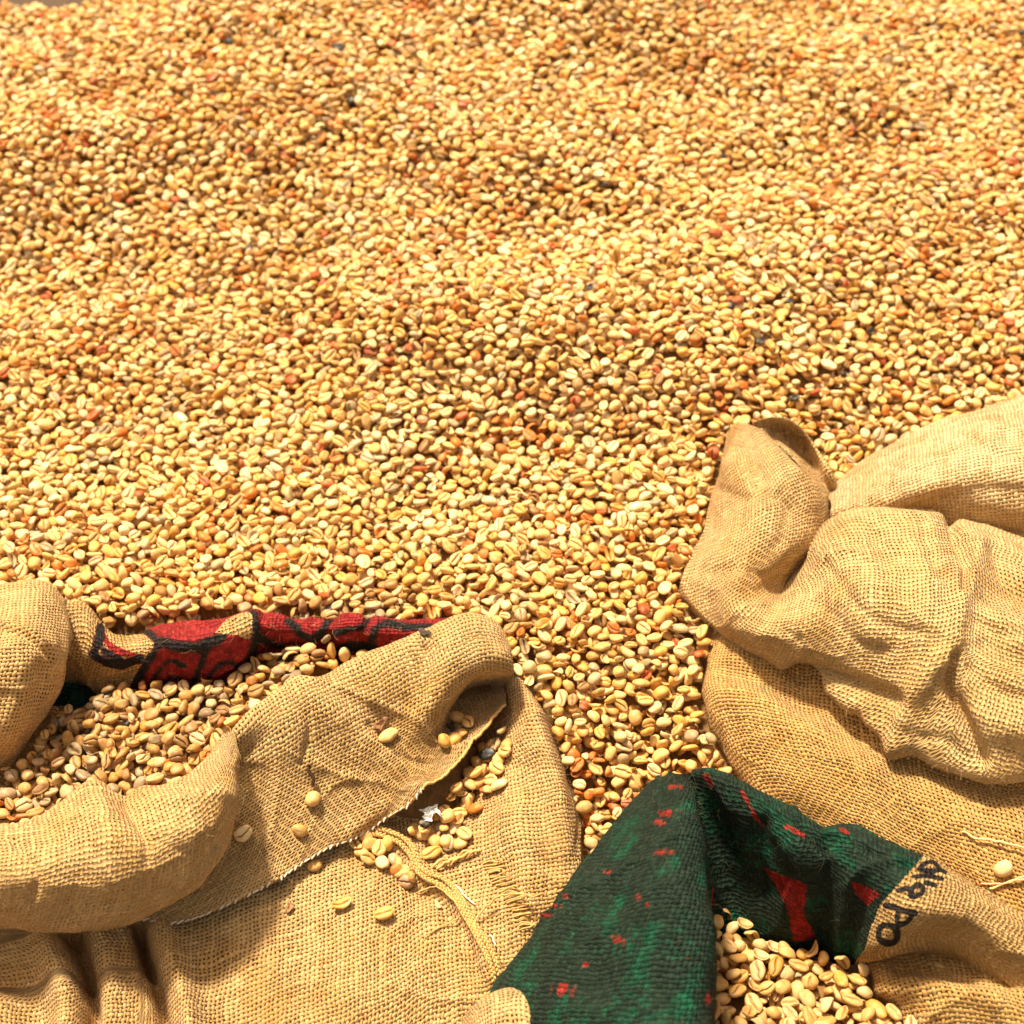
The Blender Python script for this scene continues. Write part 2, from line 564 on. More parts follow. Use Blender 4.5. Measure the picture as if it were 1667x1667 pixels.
# stitched front flap folded out over the body; columns run along the rim
cols = [
    [(310, 1330, -3.2), (318, 1300, -1.8), (298, 1360, -2.8), (275, 1410, -3.7), (252, 1450, -4.2), (232, 1475, -4.0), (211, 1490, -4.1)],
    [(380, 1255, -2.5), (386, 1192, 0.9), (392, 1240, -0.3), (382, 1310, -1.7), (356, 1380, -2.8), (320, 1450, -3.5), (288, 1503, -4.2)],
    [(444, 1205, -2.2), (446, 1142, 1.3), (458, 1190, 0.7), (454, 1260, -0.9), (432, 1330, -2.2), (403, 1400, -3.2), (370, 1475, -4.1)],
    [(516, 1165, -2.2), (514, 1103, 1.4), (527, 1150, 1.0), (530, 1220, -0.5), (515, 1290, -1.9), (482, 1355, -2.9), (450, 1433, -4.0)],
    [(582, 1135, -2.2), (580, 1071, 1.5), (600, 1120, 1.1), (610, 1185, -0.4), (600, 1250, -1.7), (570, 1310, -2.7), (530, 1382, -3.9)],
    [(642, 1108, -2.2), (640, 1045, 1.8), (665, 1090, 1.5), (676, 1150, 0.2), (665, 1210, -1.2), (650, 1265, -2.3), (612, 1344, -3.9)],
    [(704, 1080, -2.2), (700, 1022, 2.1), (730, 1065, 2.0), (738, 1115, 0.9), (714, 1172, -1.4), (703, 1235, -2.2), (682, 1306, -2.9)],
    [(765, 1065, -2.2), (758, 1006, 2.4), (785, 1042, 2.6), (788, 1088, 1.5), (742, 1128, -1.9), (748, 1180, -2.2), (744, 1243, -2.1)],
    [(815, 1075, -2.2), (806, 1022, 1.9), (822, 1055, 2.1), (828, 1092, 1.2), (785, 1116, -2.0), (795, 1148, -1.9), (791, 1190, -1.6)],
    [(832, 1100, -2.2), (833, 1065, 0.6), (837, 1085, 0.6), (836, 1104, 0.1), (818, 1116, -1.5), (822, 1126, -1.4), (822, 1146, -1.1)],
]
ridgesB = [
    ([(480, 1120), (560, 1170), (640, 1240), (690, 1290)], 3.0, 30),
    ([(540, 1110), (640, 1190), (700, 1250)], -3.0, 28),
    ([(690, 1060), (660, 1140), (640, 1190)], -3.0, 26),
    ([(735, 1060), (715, 1130), (690, 1200)], 3.0, 24),
    ([(400, 1240), (430, 1310), (400, 1400)], -2.5, 30),
    ([(470, 1170), (480, 1260), (440, 1360)], 2.0, 30),
    ([(300, 1500), (380, 1460), (450, 1425)], 2.0, 14),
    ([(560, 1360), (610, 1320), (640, 1300)], 2.5, 16),
    ([(600, 1180), (650, 1230), (690, 1245)], -2.0, 6),
    ([(470, 1130), (500, 1180), (490, 1240)], -1.8, 6),
    ([(690, 1050), (700, 1090), (690, 1130)], -1.8, 6),
]
flapA, flapA_V = cloth('front_flap', sackA, cols, M_JUTE, ridges=ridgesB, seed=2, thick=0.0011, fuzz=1.0)

# thick roll of the front rim
cols = [
    [(-130, 1440, -3.2), (-130, 1372, 0.3), (-130, 1400, 1), (-130, 1440, 0.6), (-130, 1480, -0.7), (-130, 1512, -2.7), (-125, 1500, -6)],
    [(0, 1425, -3.2), (0, 1348, 0.3), (0, 1385, 1.2), (2, 1430, 0.8), (2, 1478, -0.7), (0, 1512, -2.7), (10, 1500, -6)],
    [(75, 1395, -3.2), (75, 1317, 0.5), (87, 1360, 1.7), (92, 1412, 1.4), (86, 1470, -0.3), (75, 1518, -2.7), (80, 1500, -6)],
    [(150, 1365, -3.2), (152, 1286, 0.9), (168, 1332, 2.3), (172, 1392, 1.8), (165, 1458, -0.1), (142, 1516, -2.7), (150, 1495, -6)],
    [(222, 1370, -3.2), (226, 1297, 0.7), (248, 1332, 2), (256, 1382, 1.7), (250, 1440, -0.1), (222, 1499, -2.7), (212, 1485, -5.5)],
    [(296, 1335, -3.2), (300, 1266, 0.7), (322, 1300, 2), (331, 1345, 1.8), (326, 1395, 0.3), (297, 1455, -1.8), (265, 1450, -5)],
    [(345, 1285, -2.7), (349, 1221, 0.7), (366, 1250, 1.9), (375, 1290, 1.7), (374, 1335, 0.7), (356, 1388, -0.8), (315, 1390, -4.2)],
    [(374, 1250, -2.5), (379, 1190, 0.5), (386, 1212, 1.3), (389, 1240, 1.2), (387, 1268, 0.6), (380, 1300, -0.4), (340, 1325, -3.2)],
]
ridgesC = [
    ([(190, 1290), (240, 1350), (290, 1390)], -2.5, 22),
    ([(150, 1290), (180, 1350), (185, 1430)], 3.0, 28),
    ([(230, 1290), (300, 1310), (350, 1290)], 2.0, 16),
    ([(60, 1330), (110, 1400), (120, 1480)], -1.5, 22),
    ([(205, 1300), (230, 1345), (240, 1400)], -2.2, 6),
    ([(300, 1290), (335, 1330), (345, 1380)], -2.0, 6),
    ([(20, 1370), (60, 1420), (50, 1470)], -1.8, 6),
]
cloth('front_roll', sackA, cols, M_JUTE, ridges=ridgesC, seed=3, fuzz=1.2)

# big fold at the back left
rows = [
    [(-150, 985, -2), (-60, 975, -2), (20, 965, -2), (75, 967, -2), (110, 996, -2), (110, 1012, -3)],
    [(-150, 972, 1), (-60, 962, 2), (25, 951, 2.8), (80, 954, 2.6), (113, 985, 1.2), (110, 1012, -2)],
    [(-150, 1020, 2), (-60, 1010, 3), (25, 1000, 3.8), (76, 1003, 3.4), (110, 1022, 1.6), (100, 1045, -2)],
    [(-150, 1090, 2), (-60, 1080, 3), (15, 1070, 3.6), (66, 1070, 3.0), (103, 1075, 1.2), (84, 1095, -2.5)],
    [(-150, 1160, 0.8), (-65, 1150, 1.6), (0, 1137, 2.0), (56, 1132, 1.4), (90, 1132, -0.4), (68, 1150, -3.4)],
    [(-160, 1230, -0.5), (-85, 1220, 0), (-20, 1205, 0.2), (26, 1200, -0.5), (55, 1195, -1.8), (35, 1205, -4.2)],
    [(-170, 1290, -2.6), (-105, 1280, -2.4), (-50, 1270, -2.6), (-8, 1262, -3), (16, 1250, -3.4), (0, 1255, -5)],
    [(-180, 1330, -6), (-115, 1310, -6), (-70, 1290, -6), (-30, 1275, -6), (0, 1262, -6), (-10, 1262, -6.5)],
]
ridgesD = [
    ([(-20, 1015), (30, 1035), (75, 1065)], -2.4, 6),
    ([(-20, 1005), (30, 1025), (80, 1052)], 1.2, 8),
    ([(40, 1080), (30, 1130), (10, 1190)], 2.2, 18),
    ([(80, 1080), (60, 1120), (70, 1150)], -1.5, 12),
]
cloth('back_fold', sackA, rows, M_JUTE, ridges=ridgesD, seed=4, fuzz=1.0)

# printed back rim: bare burlap, then red with black scrolls
RED, BLACK, CREAM = (0.31, 0.026, 0.026), (0.028, 0.024, 0.024), (0.62, 0.44, 0.2)


STROKE_N = []


def stroke(rgba, d, w, c, soft=4.5):
    d = d + STROKE_N[0] if STROKE_N else d
    a = np.clip((w - d) / soft + 0.5, 0, 1)
    for q in range(3):
        rgba[..., q] = rgba[..., q] * (1 - a) + c[q] * a
    rgba[..., 3] = np.maximum(rgba[..., 3], a) if c is not CREAM else rgba[..., 3] * (1 - a)
    return rgba


def red_print(px, py, U, W):
    STROKE_N[:] = [2.2 * fbm(np.stack([U.ravel() * 0.5, W.ravel() * 0.5, np.zeros(U.size)], 1), 55, 2).reshape(px.shape)]
    r = np.zeros(px.shape + (4,))
    r[..., :3] = RED
    body = inside(px, py, [(186, 1032), (240, 1000), (420, 980), (800, 980), (800, 1120), (420, 1160), (205, 1160), (220, 1110), (232, 1080), (252, 1052), (246, 1036), (225, 1030)])
    r[..., 3] = np.where(body, 1.0, 0.0)
    horn = inside(px, py, smooth_poly([(168, 1024), (180, 1045), (205, 1058), (222, 1064), (218, 1070), (190, 1066), (172, 1050), (164, 1032)], 40))
    r[horn] = RED + (1.0,)
    S = lambda poly, w, c=BLACK: stroke(r, poly_dist(px, py, smooth_poly(poly)), w, c)
    S([(163, 1022), (160, 1045), (153, 1066), (175, 1077), (205, 1080), (228, 1073)], 8.1)
    S([(170, 1060), (195, 1073)], 6.8)
    S([(240, 1030), (256, 1045), (250, 1062), (240, 1078), (225, 1105), (205, 1135)], 6.8)
    S([(262, 1046), (290, 1052), (322, 1055), (340, 1046), (362, 1036)], 9.5)
    S([(338, 1050), (330, 1075), (318, 1105), (312, 1130)], 5.4)
    S([(300, 1085), (280, 1076), (262, 1088), (248, 1110), (236, 1130)], 4.3)
    S([(390, 1086), (372, 1078), (352, 1086), (340, 1105), (332, 1125)], 4.3)
    S([(300, 1108), (280, 1104), (262, 1118), (252, 1140)], 4.3)
    S([(410, 1000), (416, 1030), (412, 1060), (402, 1090)], 8.1)
    S([(418, 1032), (440, 1046), (470, 1056), (500, 1062)], 6.8)
    S([(470, 1012), (490, 1030), (512, 1040), (530, 1020), (535, 1008)], 6.8)
    S([(545, 1030), (570, 1025), (592, 1020), (600, 1000)], 5.4)
    S([(545, 1062), (575, 1052), (605, 1056), (618, 1075)], 9.5)
    S([(605, 1045), (612, 1025), (630, 1014), (660, 1020), (700, 1022)], 6.8)
    S([(640, 1055), (665, 1040), (690, 1030)], 5.4)
    c1 = inside(px, py, smooth_poly([(350, 1030), (370, 1008), (404, 996), (411, 1015), (406, 1040), (385, 1034)], 40))
    r[c1, 3] = 0
    c2 = inside(px, py, smooth_poly([(256, 1132), (270, 1120), (290, 1118), (282, 1132), (262, 1142)], 30))
    r[c2, 3] = 0
    return r


cols = [
    [(100, 1016, -2), (106, 984, 1.6), (112, 1008, 1.4), (106, 1050, 0.2), (98, 1100, -1.8), (96, 1130, -3), (96, 1120, -5)],
    [(136, 1009, -2), (137, 986, 1.4), (140, 1015, 1.6), (136, 1055, 0.7), (131, 1090, -1), (129, 1113, -2.8), (130, 1105, -5)],
    [(172, 1052, -2), (169, 1020, 0.8), (171, 1043, 1.2), (168, 1075, 0.5), (165, 1105, -1.2), (165, 1129, -2.8), (168, 1120, -5)],
    [(203, 1054, -2), (200, 1034, 0.5), (204, 1050, 1.0), (207, 1075, 0.6), (207, 1105, -1), (207, 1133, -2.8), (208, 1125, -5)],
    [(245, 1040, -2), (240, 1019, 1), (245, 1037, 1.7), (248, 1070, 1.0), (246, 1110, -1), (243, 1141, -2.8), (243, 1130, -5)],
    [(310, 1038, -2), (310, 1015, 1.3), (312, 1036, 2.0), (312, 1070, 1.2), (308, 1110, -0.9), (300, 1139, -2.8), (300, 1128, -5)],
    [(365, 1029, -2), (365, 1007, 1.4), (365, 1028, 2.0), (365, 1060, 1.2), (360, 1095, -0.7), (350, 1122, -2.6), (350, 1110, -5)],
    [(410, 1014, -2), (410, 992, 1.6), (412, 1012, 2.1), (412, 1040, 1.3), (408, 1070, -0.4), (400, 1093, -2.4), (400, 1080, -5)],
    [(450, 1021, -2), (448, 1000, 1.0), (450, 1014, 1.4), (450, 1035, 0.8), (446, 1058, -0.5), (440, 1076, -2.2), (440, 1065, -5)],
    [(510, 1034, -2), (510, 1010, 0.7), (512, 1022, 1.0), (512, 1038, 0.5), (510, 1054, -0.6), (506, 1068, -1.9), (506, 1060, -5)],
    [(575, 1021, -2), (575, 997, 1.3), (577, 1012, 1.6), (577, 1035, 1.0), (574, 1057, -0.3), (570, 1074, -1.7), (570, 1065, -5)],
    [(650, 1032, -2), (650, 1010, 1), (652, 1022, 1.3), (652, 1040, 0.8), (648, 1060, -0.2), (645, 1076, -1.5), (645, 1070, -4)],
    [(745, 1033, -2), (745, 1007, 1), (745, 1018, 1.4), (742, 1030, 1.1), (738, 1045, 0.3), (735, 1060, -1), (735, 1060, -3)],
]
ridgesE = [
    ([(228, 1020), (222, 1060), (220, 1100)], -2.0, 12),
    ([(540, 1000), (536, 1030), (532, 1060)], -3.0, 10),
    ([(430, 1000), (425, 1050)], -2.5, 9),
    ([(270, 1040), (320, 1045), (370, 1030)], 1.6, 14),
    ([(600, 1000), (590, 1040), (600, 1070)], -2.5, 9),
    ([(265, 1075), (300, 1075), (340, 1070)], -1.5, 10),
]
cloth('printed_rim', sackA, cols, M_PRINT, res=0.0007, ridges=ridgesE, seed=5, prints=red_print, fuzz=0.35)


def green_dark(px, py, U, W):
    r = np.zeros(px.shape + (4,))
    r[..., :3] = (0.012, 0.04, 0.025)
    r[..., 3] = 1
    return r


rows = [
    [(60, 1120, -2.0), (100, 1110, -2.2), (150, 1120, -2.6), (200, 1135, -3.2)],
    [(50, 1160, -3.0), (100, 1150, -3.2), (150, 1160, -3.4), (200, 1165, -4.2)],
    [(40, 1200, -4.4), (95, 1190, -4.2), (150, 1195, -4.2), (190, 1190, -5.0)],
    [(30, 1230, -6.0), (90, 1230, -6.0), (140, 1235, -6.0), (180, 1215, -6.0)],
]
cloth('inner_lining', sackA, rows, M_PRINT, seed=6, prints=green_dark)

# ------------------------------------------------------------------ the sack on the right
sackB = empty('burlap_sack', P(1450, 1100, -20))
tag(sackB, 'plain golden burlap sack with its mouth rolled down into thick folds', 'sack', 'sacks set in the bean heap')
rows = [
    [(1185, 1030, -4), (1165, 1025, -1.2), (1205, 1000, 0), (1350, 990, 0), (1500, 1000, 0), (1700, 1020, 0), (1800, 1030, 0)],
    [(1170, 1090, -4.5), (1151, 1085, -1.5), (1190, 1068, 0.1), (1320, 1075, 0.3), (1500, 1100, 0.3), (1700, 1120, 0.3), (1800, 1130, 0)],
    [(1165, 1155, -5), (1146, 1145, -2.0), (1190, 1128, -0.2), (1320, 1150, 0), (1500, 1205, 0), (1720, 1260, 0), (1820, 1270, 0)],
    [(1192, 1235, -5.6), (1172, 1215, -2.6), (1217, 1193, -0.8), (1345, 1225, -0.5), (1505, 1288, -0.6), (1720, 1350, -0.8), (1820, 1370, -0.8)],
    [(1237, 1308, -6.6), (1215, 1287, -3.6), (1262, 1265, -1.8), (1385, 1310, -1.5), (1525, 1368, -1.7), (1720, 1430, -1.8), (1820, 1450, -1.8)],
    [(1292, 1378, -7.6), (1275, 1360, -4.8), (1320, 1345, -3.2), (1422, 1390, -2.9), (1555, 1440, -3), (1720, 1500, -3), (1820, 1520, -3)],
    [(1352, 1450, -9), (1340, 1440, -6.4), (1382, 1440, -5), (1472, 1470, -4.6), (1592, 1520, -4.6), (1720, 1580, -4.6), (1820, 1600, -4.6)],
]
ridgesF = [
    ([(1190, 1100), (1250, 1110), (1310, 1150)], -4, 18),
    ([(1180, 1130), (1250, 1150), (1330, 1200), (1420, 1260)], 2.5, 26),
    ([(1300, 1100), (1400, 1190), (1500, 1240), (1640, 1280)], -5, 24),
]
bodyB, bodyB_V = cloth('sack_body', sackB, rows, M_GOLD, ridges=ridgesF, seed=7, wrinkle=0.7, fuzz=0.8)

# rolled collar: from the tip of the loop down the left flank, round the corner and on as the front bulge
cols = [
    [(1250, 720, -1), (1238, 700, 3.4), (1214, 690, 3.8), (1196, 690, 3.3), (1186, 699, 1.9), (1183, 712, 0), (1200, 722, -2.5)],
    [(1292, 772, -1), (1286, 745, 3.8), (1252, 745, 4.7), (1212, 750, 4.1), (1183, 765, 2), (1173, 776, -0.2), (1195, 790, -2.5)],
    [(1338, 835, -1), (1337, 812, 3.2), (1292, 815, 4.8), (1232, 825, 4.3), (1176, 845, 2), (1151, 856, -0.2), (1180, 870, -2.5)],
    [(1335, 885, -1.8), (1331, 882, 2), (1286, 890, 4.0), (1217, 905, 4.0), (1151, 922, 1.8), (1116, 935, -0.4), (1150, 950, -3)],
    [(1300, 925, -2.5), (1283, 940, 0.8), (1246, 955, 2.6), (1195, 975, 3.0), (1148, 988, 1.2), (1113, 978, -0.8), (1150, 990, -3.5)],
    [(1300, 905, -2.5), (1279, 960, 1.1), (1268, 985, 2.8), (1238, 1020, 3.0), (1206, 1042, 1.4), (1188, 1046, -0.4), (1205, 1020, -3.5)],
    [(1320, 880, -1.5), (1312, 918, 2.8), (1322, 960, 4.2), (1312, 1020, 3.8), (1286, 1072, 1.8), (1264, 1087, 0.2), (1275, 1060, -2)],
    [(1350, 862, -0.5), (1346, 854, 4.2), (1372, 908, 5.6), (1378, 990, 5.0), (1353, 1070, 2.8), (1322, 1108, 0.8), (1335, 1080, -1)],
    [(1410, 850, 0), (1410, 831, 4.8), (1432, 888, 6.4), (1442, 980, 6.0), (1432, 1072, 3.8), (1390, 1152, 1.0), (1395, 1120, -1)],
    [(1480, 850, 0), (1480, 831, 5), (1502, 888, 6.6), (1512, 980, 6.4), (1502, 1082, 4.4), (1458, 1198, 0.9), (1465, 1160, -1)],
    [(1545, 855, 0), (1545, 841, 5), (1562, 888, 6.2), (1568, 980, 6.0), (1572, 1092, 4.3), (1528, 1242, 0.8), (1535, 1200, -1)],
    [(1600, 865, 0), (1600, 859, 5), (1612, 908, 6.2), (1622, 1000, 6.0), (1628, 1112, 4.4), (1608, 1270, 0.8), (1610, 1230, -1)],
    [(1680, 890, 0), (1680, 884, 5), (1692, 938, 6.1), (1702, 1030, 6.0), (1706, 1130, 4.4), (1690, 1266, 0.8), (1690, 1230, -1)],
    [(1790, 910, 0), (1790, 904, 5), (1800, 958, 6.1), (1810, 1050, 6.0), (1815, 1150, 4.4), (1800, 1275, 0.8), (1800, 1240, -1)],
]
ridgesG = [
    ([(1548, 845), (1560, 880), (1572, 915), (1570, 960)], -7, 9),
    ([(1594, 895), (1585, 925), (1568, 975), (1552, 1030), (1545, 1075)], 5, 20),
    ([(1548, 1070), (1550, 1120), (1572, 1170), (1600, 1235)], -9, 10),
    ([(1530, 1070), (1500, 1110), (1475, 1150), (1470, 1200)], 6, 20),
    ([(1298, 1098), (1360, 1108), (1430, 1132), (1460, 1142)], -8.5, 17),
    ([(1345, 1130), (1420, 1180), (1470, 1215)], 4.5, 16),
    ([(1575, 1120), (1610, 1170), (1660, 1190)], 5, 26),
    ([(1600, 970), (1640, 960), (1680, 970)], -5, 24),
    ([(1610, 1040), (1650, 1070), (1690, 1080)], -4, 24),
    ([(1350, 900), (1400, 960), (1420, 1030)], 3, 30),
    ([(1430, 880), (1470, 960), (1460, 1040)], -2.5, 32),
    ([(1220, 740), (1260, 800), (1310, 840)], -3, 22),
    ([(1200, 760), (1240, 850), (1230, 930)], 2.5, 26),
    ([(1290, 820), (1270, 880), (1230, 920)], -4, 22),
    ([(1380, 850), (1440, 842), (1520, 850)], 2.0, 14),
    ([(1352, 925), (1395, 985), (1450, 1020), (1500, 1030)], -2.0, 10),
    ([(1340, 985), (1390, 1040), (1440, 1062)], -1.7, 10),
    ([(1420, 860), (1436, 900), (1440, 935)], -1.5, 10),
    ([(1500, 860), (1515, 905), (1545, 950)], -1.7, 10),
    ([(1612, 900), (1640, 945), (1690, 970)], -2.2, 10),
    ([(1590, 1010), (1630, 1030), (1690, 1030)], -2.4, 10),
    ([(1580, 1090), (1625, 1125), (1690, 1140)], -2.2, 10),
    ([(1400, 1160), (1440, 1165), (1480, 1190)], -1.8, 10),
    ([(1500, 1200), (1540, 1205), (1580, 1235)], -2.0, 10),
    ([(1180, 800), (1220, 815), (1270, 800)], -1.5, 10),
    ([(1150, 930), (1200, 925), (1240, 940)], -1.8, 10),
    ([(1200, 1010), (1250, 1015), (1300, 1040)], -1.8, 10),
]
cloth('rolled_collar', sackB, cols, M_JUTE_PALE, ridges=ridgesG, seed=8, wrinkle=0.75, fuzz=1.4)
cloth('far_lobe', sackB, [
    [(1232, 702, -1.5), (1227, 686, 3.6), (1231, 694, 3.4), (1242, 712, 2.6)],
    [(1266, 692, -1.5), (1263, 678, 3.5), (1266, 699, 2.0), (1276, 736, 2.2)],
    [(1302, 702, -1.5), (1299, 691, 2.9), (1298, 718, 1.1), (1302, 764, 1.8)],
    [(1332, 737, -1.5), (1328, 728, 2.3), (1320, 750, 0.8), (1322, 796, 1.4)],
    [(1356, 777, -1.5), (1353, 770, 1.7), (1341, 786, 1.0), (1338, 818, 1.2)],
    [(1368, 802, -1.5), (1364, 796, 0.7), (1353, 806, 0.4), (1346, 828, 0.4)],
], M_JUTE_PALE, seed=9, wrinkle=0.6, fuzz=1.0)
cloth('back_panel', sackB, [
    [(1348, 812, -2), (1400, 768, -2), (1470, 730, -2), (1550, 695, -2), (1620, 678, -2), (1700, 652, -2), (1820, 625, -2)],
    [(1344, 803, 0.4), (1400, 756, 1.2), (1470, 718, 1.8), (1550, 682, 2.4), (1620, 664, 3), (1700, 640, 3.4), (1820, 615, 3.6)],
    [(1352, 817, 1), (1410, 790, 2), (1480, 760, 3), (1560, 735, 4), (1630, 720, 4.6), (1710, 705, 5), (1820, 690, 5)],
    [(1352, 838, 1), (1415, 825, 2), (1485, 805, 3.2), (1565, 790, 4.3), (1635, 780, 5), (1715, 770, 5.4), (1820, 760, 5.4)],
    [(1350, 862, 0), (1415, 860, 0.5), (1490, 850, 1.2), (1570, 845, 2.0), (1640, 845, 3), (1720, 850, 3.5), (1820, 850, 4)],
    [(1350, 892, -2), (1420, 890, -2), (1500, 890, -1.5), (1580, 890, -1), (1650, 890, 0), (1720, 890, 1), (1820, 890, 2)],
], M_CREAM, ridges=[([(1480, 850), (1580, 800), (1660, 800)], -4, 26), ([(1440, 760), (1500, 770), (1560, 740)], -1.8, 6), ([(1580, 720), (1620, 740), (1667, 735)], -2.2, 6), ([(1420, 800), (1520, 740), (1640, 700)], 2, 30)], seed=10, wrinkle=0.7, fuzz=0.8)

# ------------------------------------------------------------------ the green sack in front
sackC = empty('printed_sack', P(1250, 1560, -20))
tag(sackC, 'dark green printed burlap sack with small red marks and black lettering at its rim', 'sack', 'sacks set in the bean heap')
GREEN = (0.017, 0.033, 0.023)
GREEN2 = (0.009, 0.082, 0.044)


def green_print(right):
    blobs = [(1088, 1325, 14, 7), (1078, 1388, 17, 5), (1100, 1280, 10, 5), (1142, 1262, 6, 8), (1150, 1272, 5, 6), (922, 1461, 6, 5), (1040, 1462, 7, 5), (1056, 1473, 5, 4),
             (1012, 1532, 15, 7), (955, 1572, 5, 4), (918, 1610, 13, 9), (1075, 1338, 8, 5), (1153, 1625, 5, 9), (885, 1490, 14, 3), (905, 1475, 10, 3), (1120, 1560, 4, 4), (990, 1420, 5, 3)]

    def f(px, py, U, W):
        STROKE_N[:] = [1.2 * fbm(np.stack([U.ravel() * 0.6, W.ravel() * 0.6, np.zeros(U.size)], 1), 56, 2).reshape(px.shape)]
        r = np.zeros(px.shape + (4,))
        q = np.stack([U.ravel() * 0.14, W.ravel() * 0.2, np.zeros(U.size)], 1)
        cell = vnoise(np.stack([U.ravel() * 0.85, W.ravel() * 0.85, np.zeros(U.size)], 1), 19) * 0.5 + vnoise(np.stack([U.ravel() * 1.7, W.ravel() * 1.7, np.zeros(U.size)], 1), 29) * 0.35
        m = np.clip((fbm(q, 41, 3) * 0.9 + cell - 0.10) * 1.0, 0, 1).reshape(px.shape)[..., None]
        r[..., :3] = np.array(GREEN) * (1 - m) + np.array(GREEN2) * m
        r[..., 3] = 1.0
        nz = fbm(np.stack([U.ravel() * 0.9, W.ravel() * 0.9, np.zeros(U.size)], 1), 77, 2).reshape(px.shape)
        REDP = (0.30, 0.030, 0.022)
        if not right:
            for x, y, a, b in blobs:
                d = np.hypot((px - x) / a, (py - y) / b) + nz * 0.75
                w = np.clip((1.15 - d) / 0.6, 0, 1)[..., None] * 0.9
                r[..., :3] = r[..., :3] * (1 - w) + np.array(REDP) * w
        else:
            for poly, w in (([(1207, 1290), (1222, 1315), (1240, 1345)], 3.0), ([(1282, 1345), (1308, 1360)], 3.6), ([(1368, 1350), (1378, 1356)], 3), ([(1148, 1262), (1156, 1276)], 5)):
                r[poly_dist(px, py, poly) + nz * 2 < w] = REDP + (1.0,)
            for poly in ([(1242, 1412), (1312, 1440), (1308, 1490), (1330, 1528), (1292, 1532), (1282, 1480), (1262, 1440)],
                         [(1386, 1434), (1424, 1448), (1432, 1458), (1412, 1474), (1394, 1456)],
                         [(1122, 1344), (1144, 1360), (1158, 1440), (1164, 1480), (1140, 1430)]):
                r[inside(px + nz * 2, py + nz * 2, poly)] = (0.30, 0.016, 0.014, 1.0)
            # bare burlap with stencilled black letters beyond this line
            bare = inside(px, py, [(1512, 1380), (1497, 1402), (1462, 1440), (1432, 1475), (1416, 1515), (1408, 1545), (1392, 1566), (1392, 1640), (1900, 1640), (1900, 1380)])
            r[bare] = BLACK + (0.0,)
            line = lambda poly, w: stroke(r, np.where(bare, poly_dist(px, py, smooth_poly(poly, 30) if len(poly) > 2 else poly), 99), w, BLACK, 1.5)
            line([(1430, 1520), (1434, 1510), (1446, 1506), (1458, 1512), (1461, 1524), (1455, 1534), (1442, 1535), (1432, 1530), (1430, 1520)], 5.6)   # o
            line([(1442, 1474), (1490, 1487)], 5.0)                                                                                     # P
            line([(1462, 1482), (1460, 1500), (1468, 1505), (1478, 1500), (1486, 1488)], 4.6)
            line([(1462, 1450), (1475, 1446), (1484, 1449), (1482, 1458), (1488, 1460), (1500, 1455), (1503, 1447), (1494, 1441), (1484, 1446)], 4.6)   # a
            line([(1486, 1427), (1508, 1426), (1534, 1431)], 3.6)                                                                        # l
            line([(1508, 1437), (1522, 1441)], 4.2)
            line([(1497, 1414), (1506, 1405), (1520, 1404), (1527, 1412), (1524, 1417), (1508, 1417), (1497, 1415)], 4.2)                  # e
            line([(1527, 1414), (1538, 1420)], 3.4)
        return r
    return f


rows = [
    [(1085, 1275, -3), (1074, 1263, 0.6), (1088, 1257, 1.8), (1104, 1256, 2.2), (1119, 1258, 2.0), (1127, 1268, 0)],
    [(1062, 1310, -5), (1046, 1284, 0.2), (1070, 1284, 2.7), (1100, 1284, 3.4), (1125, 1290, 2.7), (1130, 1302, -1)],
    [(1012, 1385, -6), (986, 1354, -0.3), (1030, 1350, 2.5), (1086, 1345, 3.7), (1134, 1350, 2.9), (1133, 1368, -2)],
    [(952, 1475, -8), (924, 1437, -1.5), (986, 1430, 1.7), (1066, 1420, 3.4), (1146, 1425, 2.8), (1142, 1445, -3)],
    [(892, 1560, -9), (864, 1524, -2.9), (942, 1515, 0.6), (1050, 1500, 2.8), (1150, 1500, 2.4), (1146, 1520, -4)],
    [(842, 1640, -10), (814, 1605, -4.2), (902, 1600, -0.5), (1035, 1585, 2.0), (1151, 1585, 1.8), (1147, 1605, -5)],
    [(802, 1730, -11), (774, 1695, -5.4), (882, 1690, -1.7), (1022, 1680, 1.0), (1150, 1680, 1.0), (1147, 1700, -5.5)],
    [(770, 1830, -13), (740, 1800, -7), (860, 1800, -3.2), (1010, 1790, -0.4), (1160, 1790, -0.4), (1172, 1800, -7)],
]
cloth('left_flap', sackC, rows, M_PRINT, res=0.0007, ridges=[([(1095, 1270), (1060, 1340), (1000, 1440)], -2, 30), ([(1110, 1300), (1100, 1420), (1080, 1560)], 2.0, 30), ([(960, 1450), (900, 1560)], 2, 26), ([(1000, 1480), (960, 1600)], -2.5, 30)],
      seed=11, prints=green_print(False), fuzz=1.5)
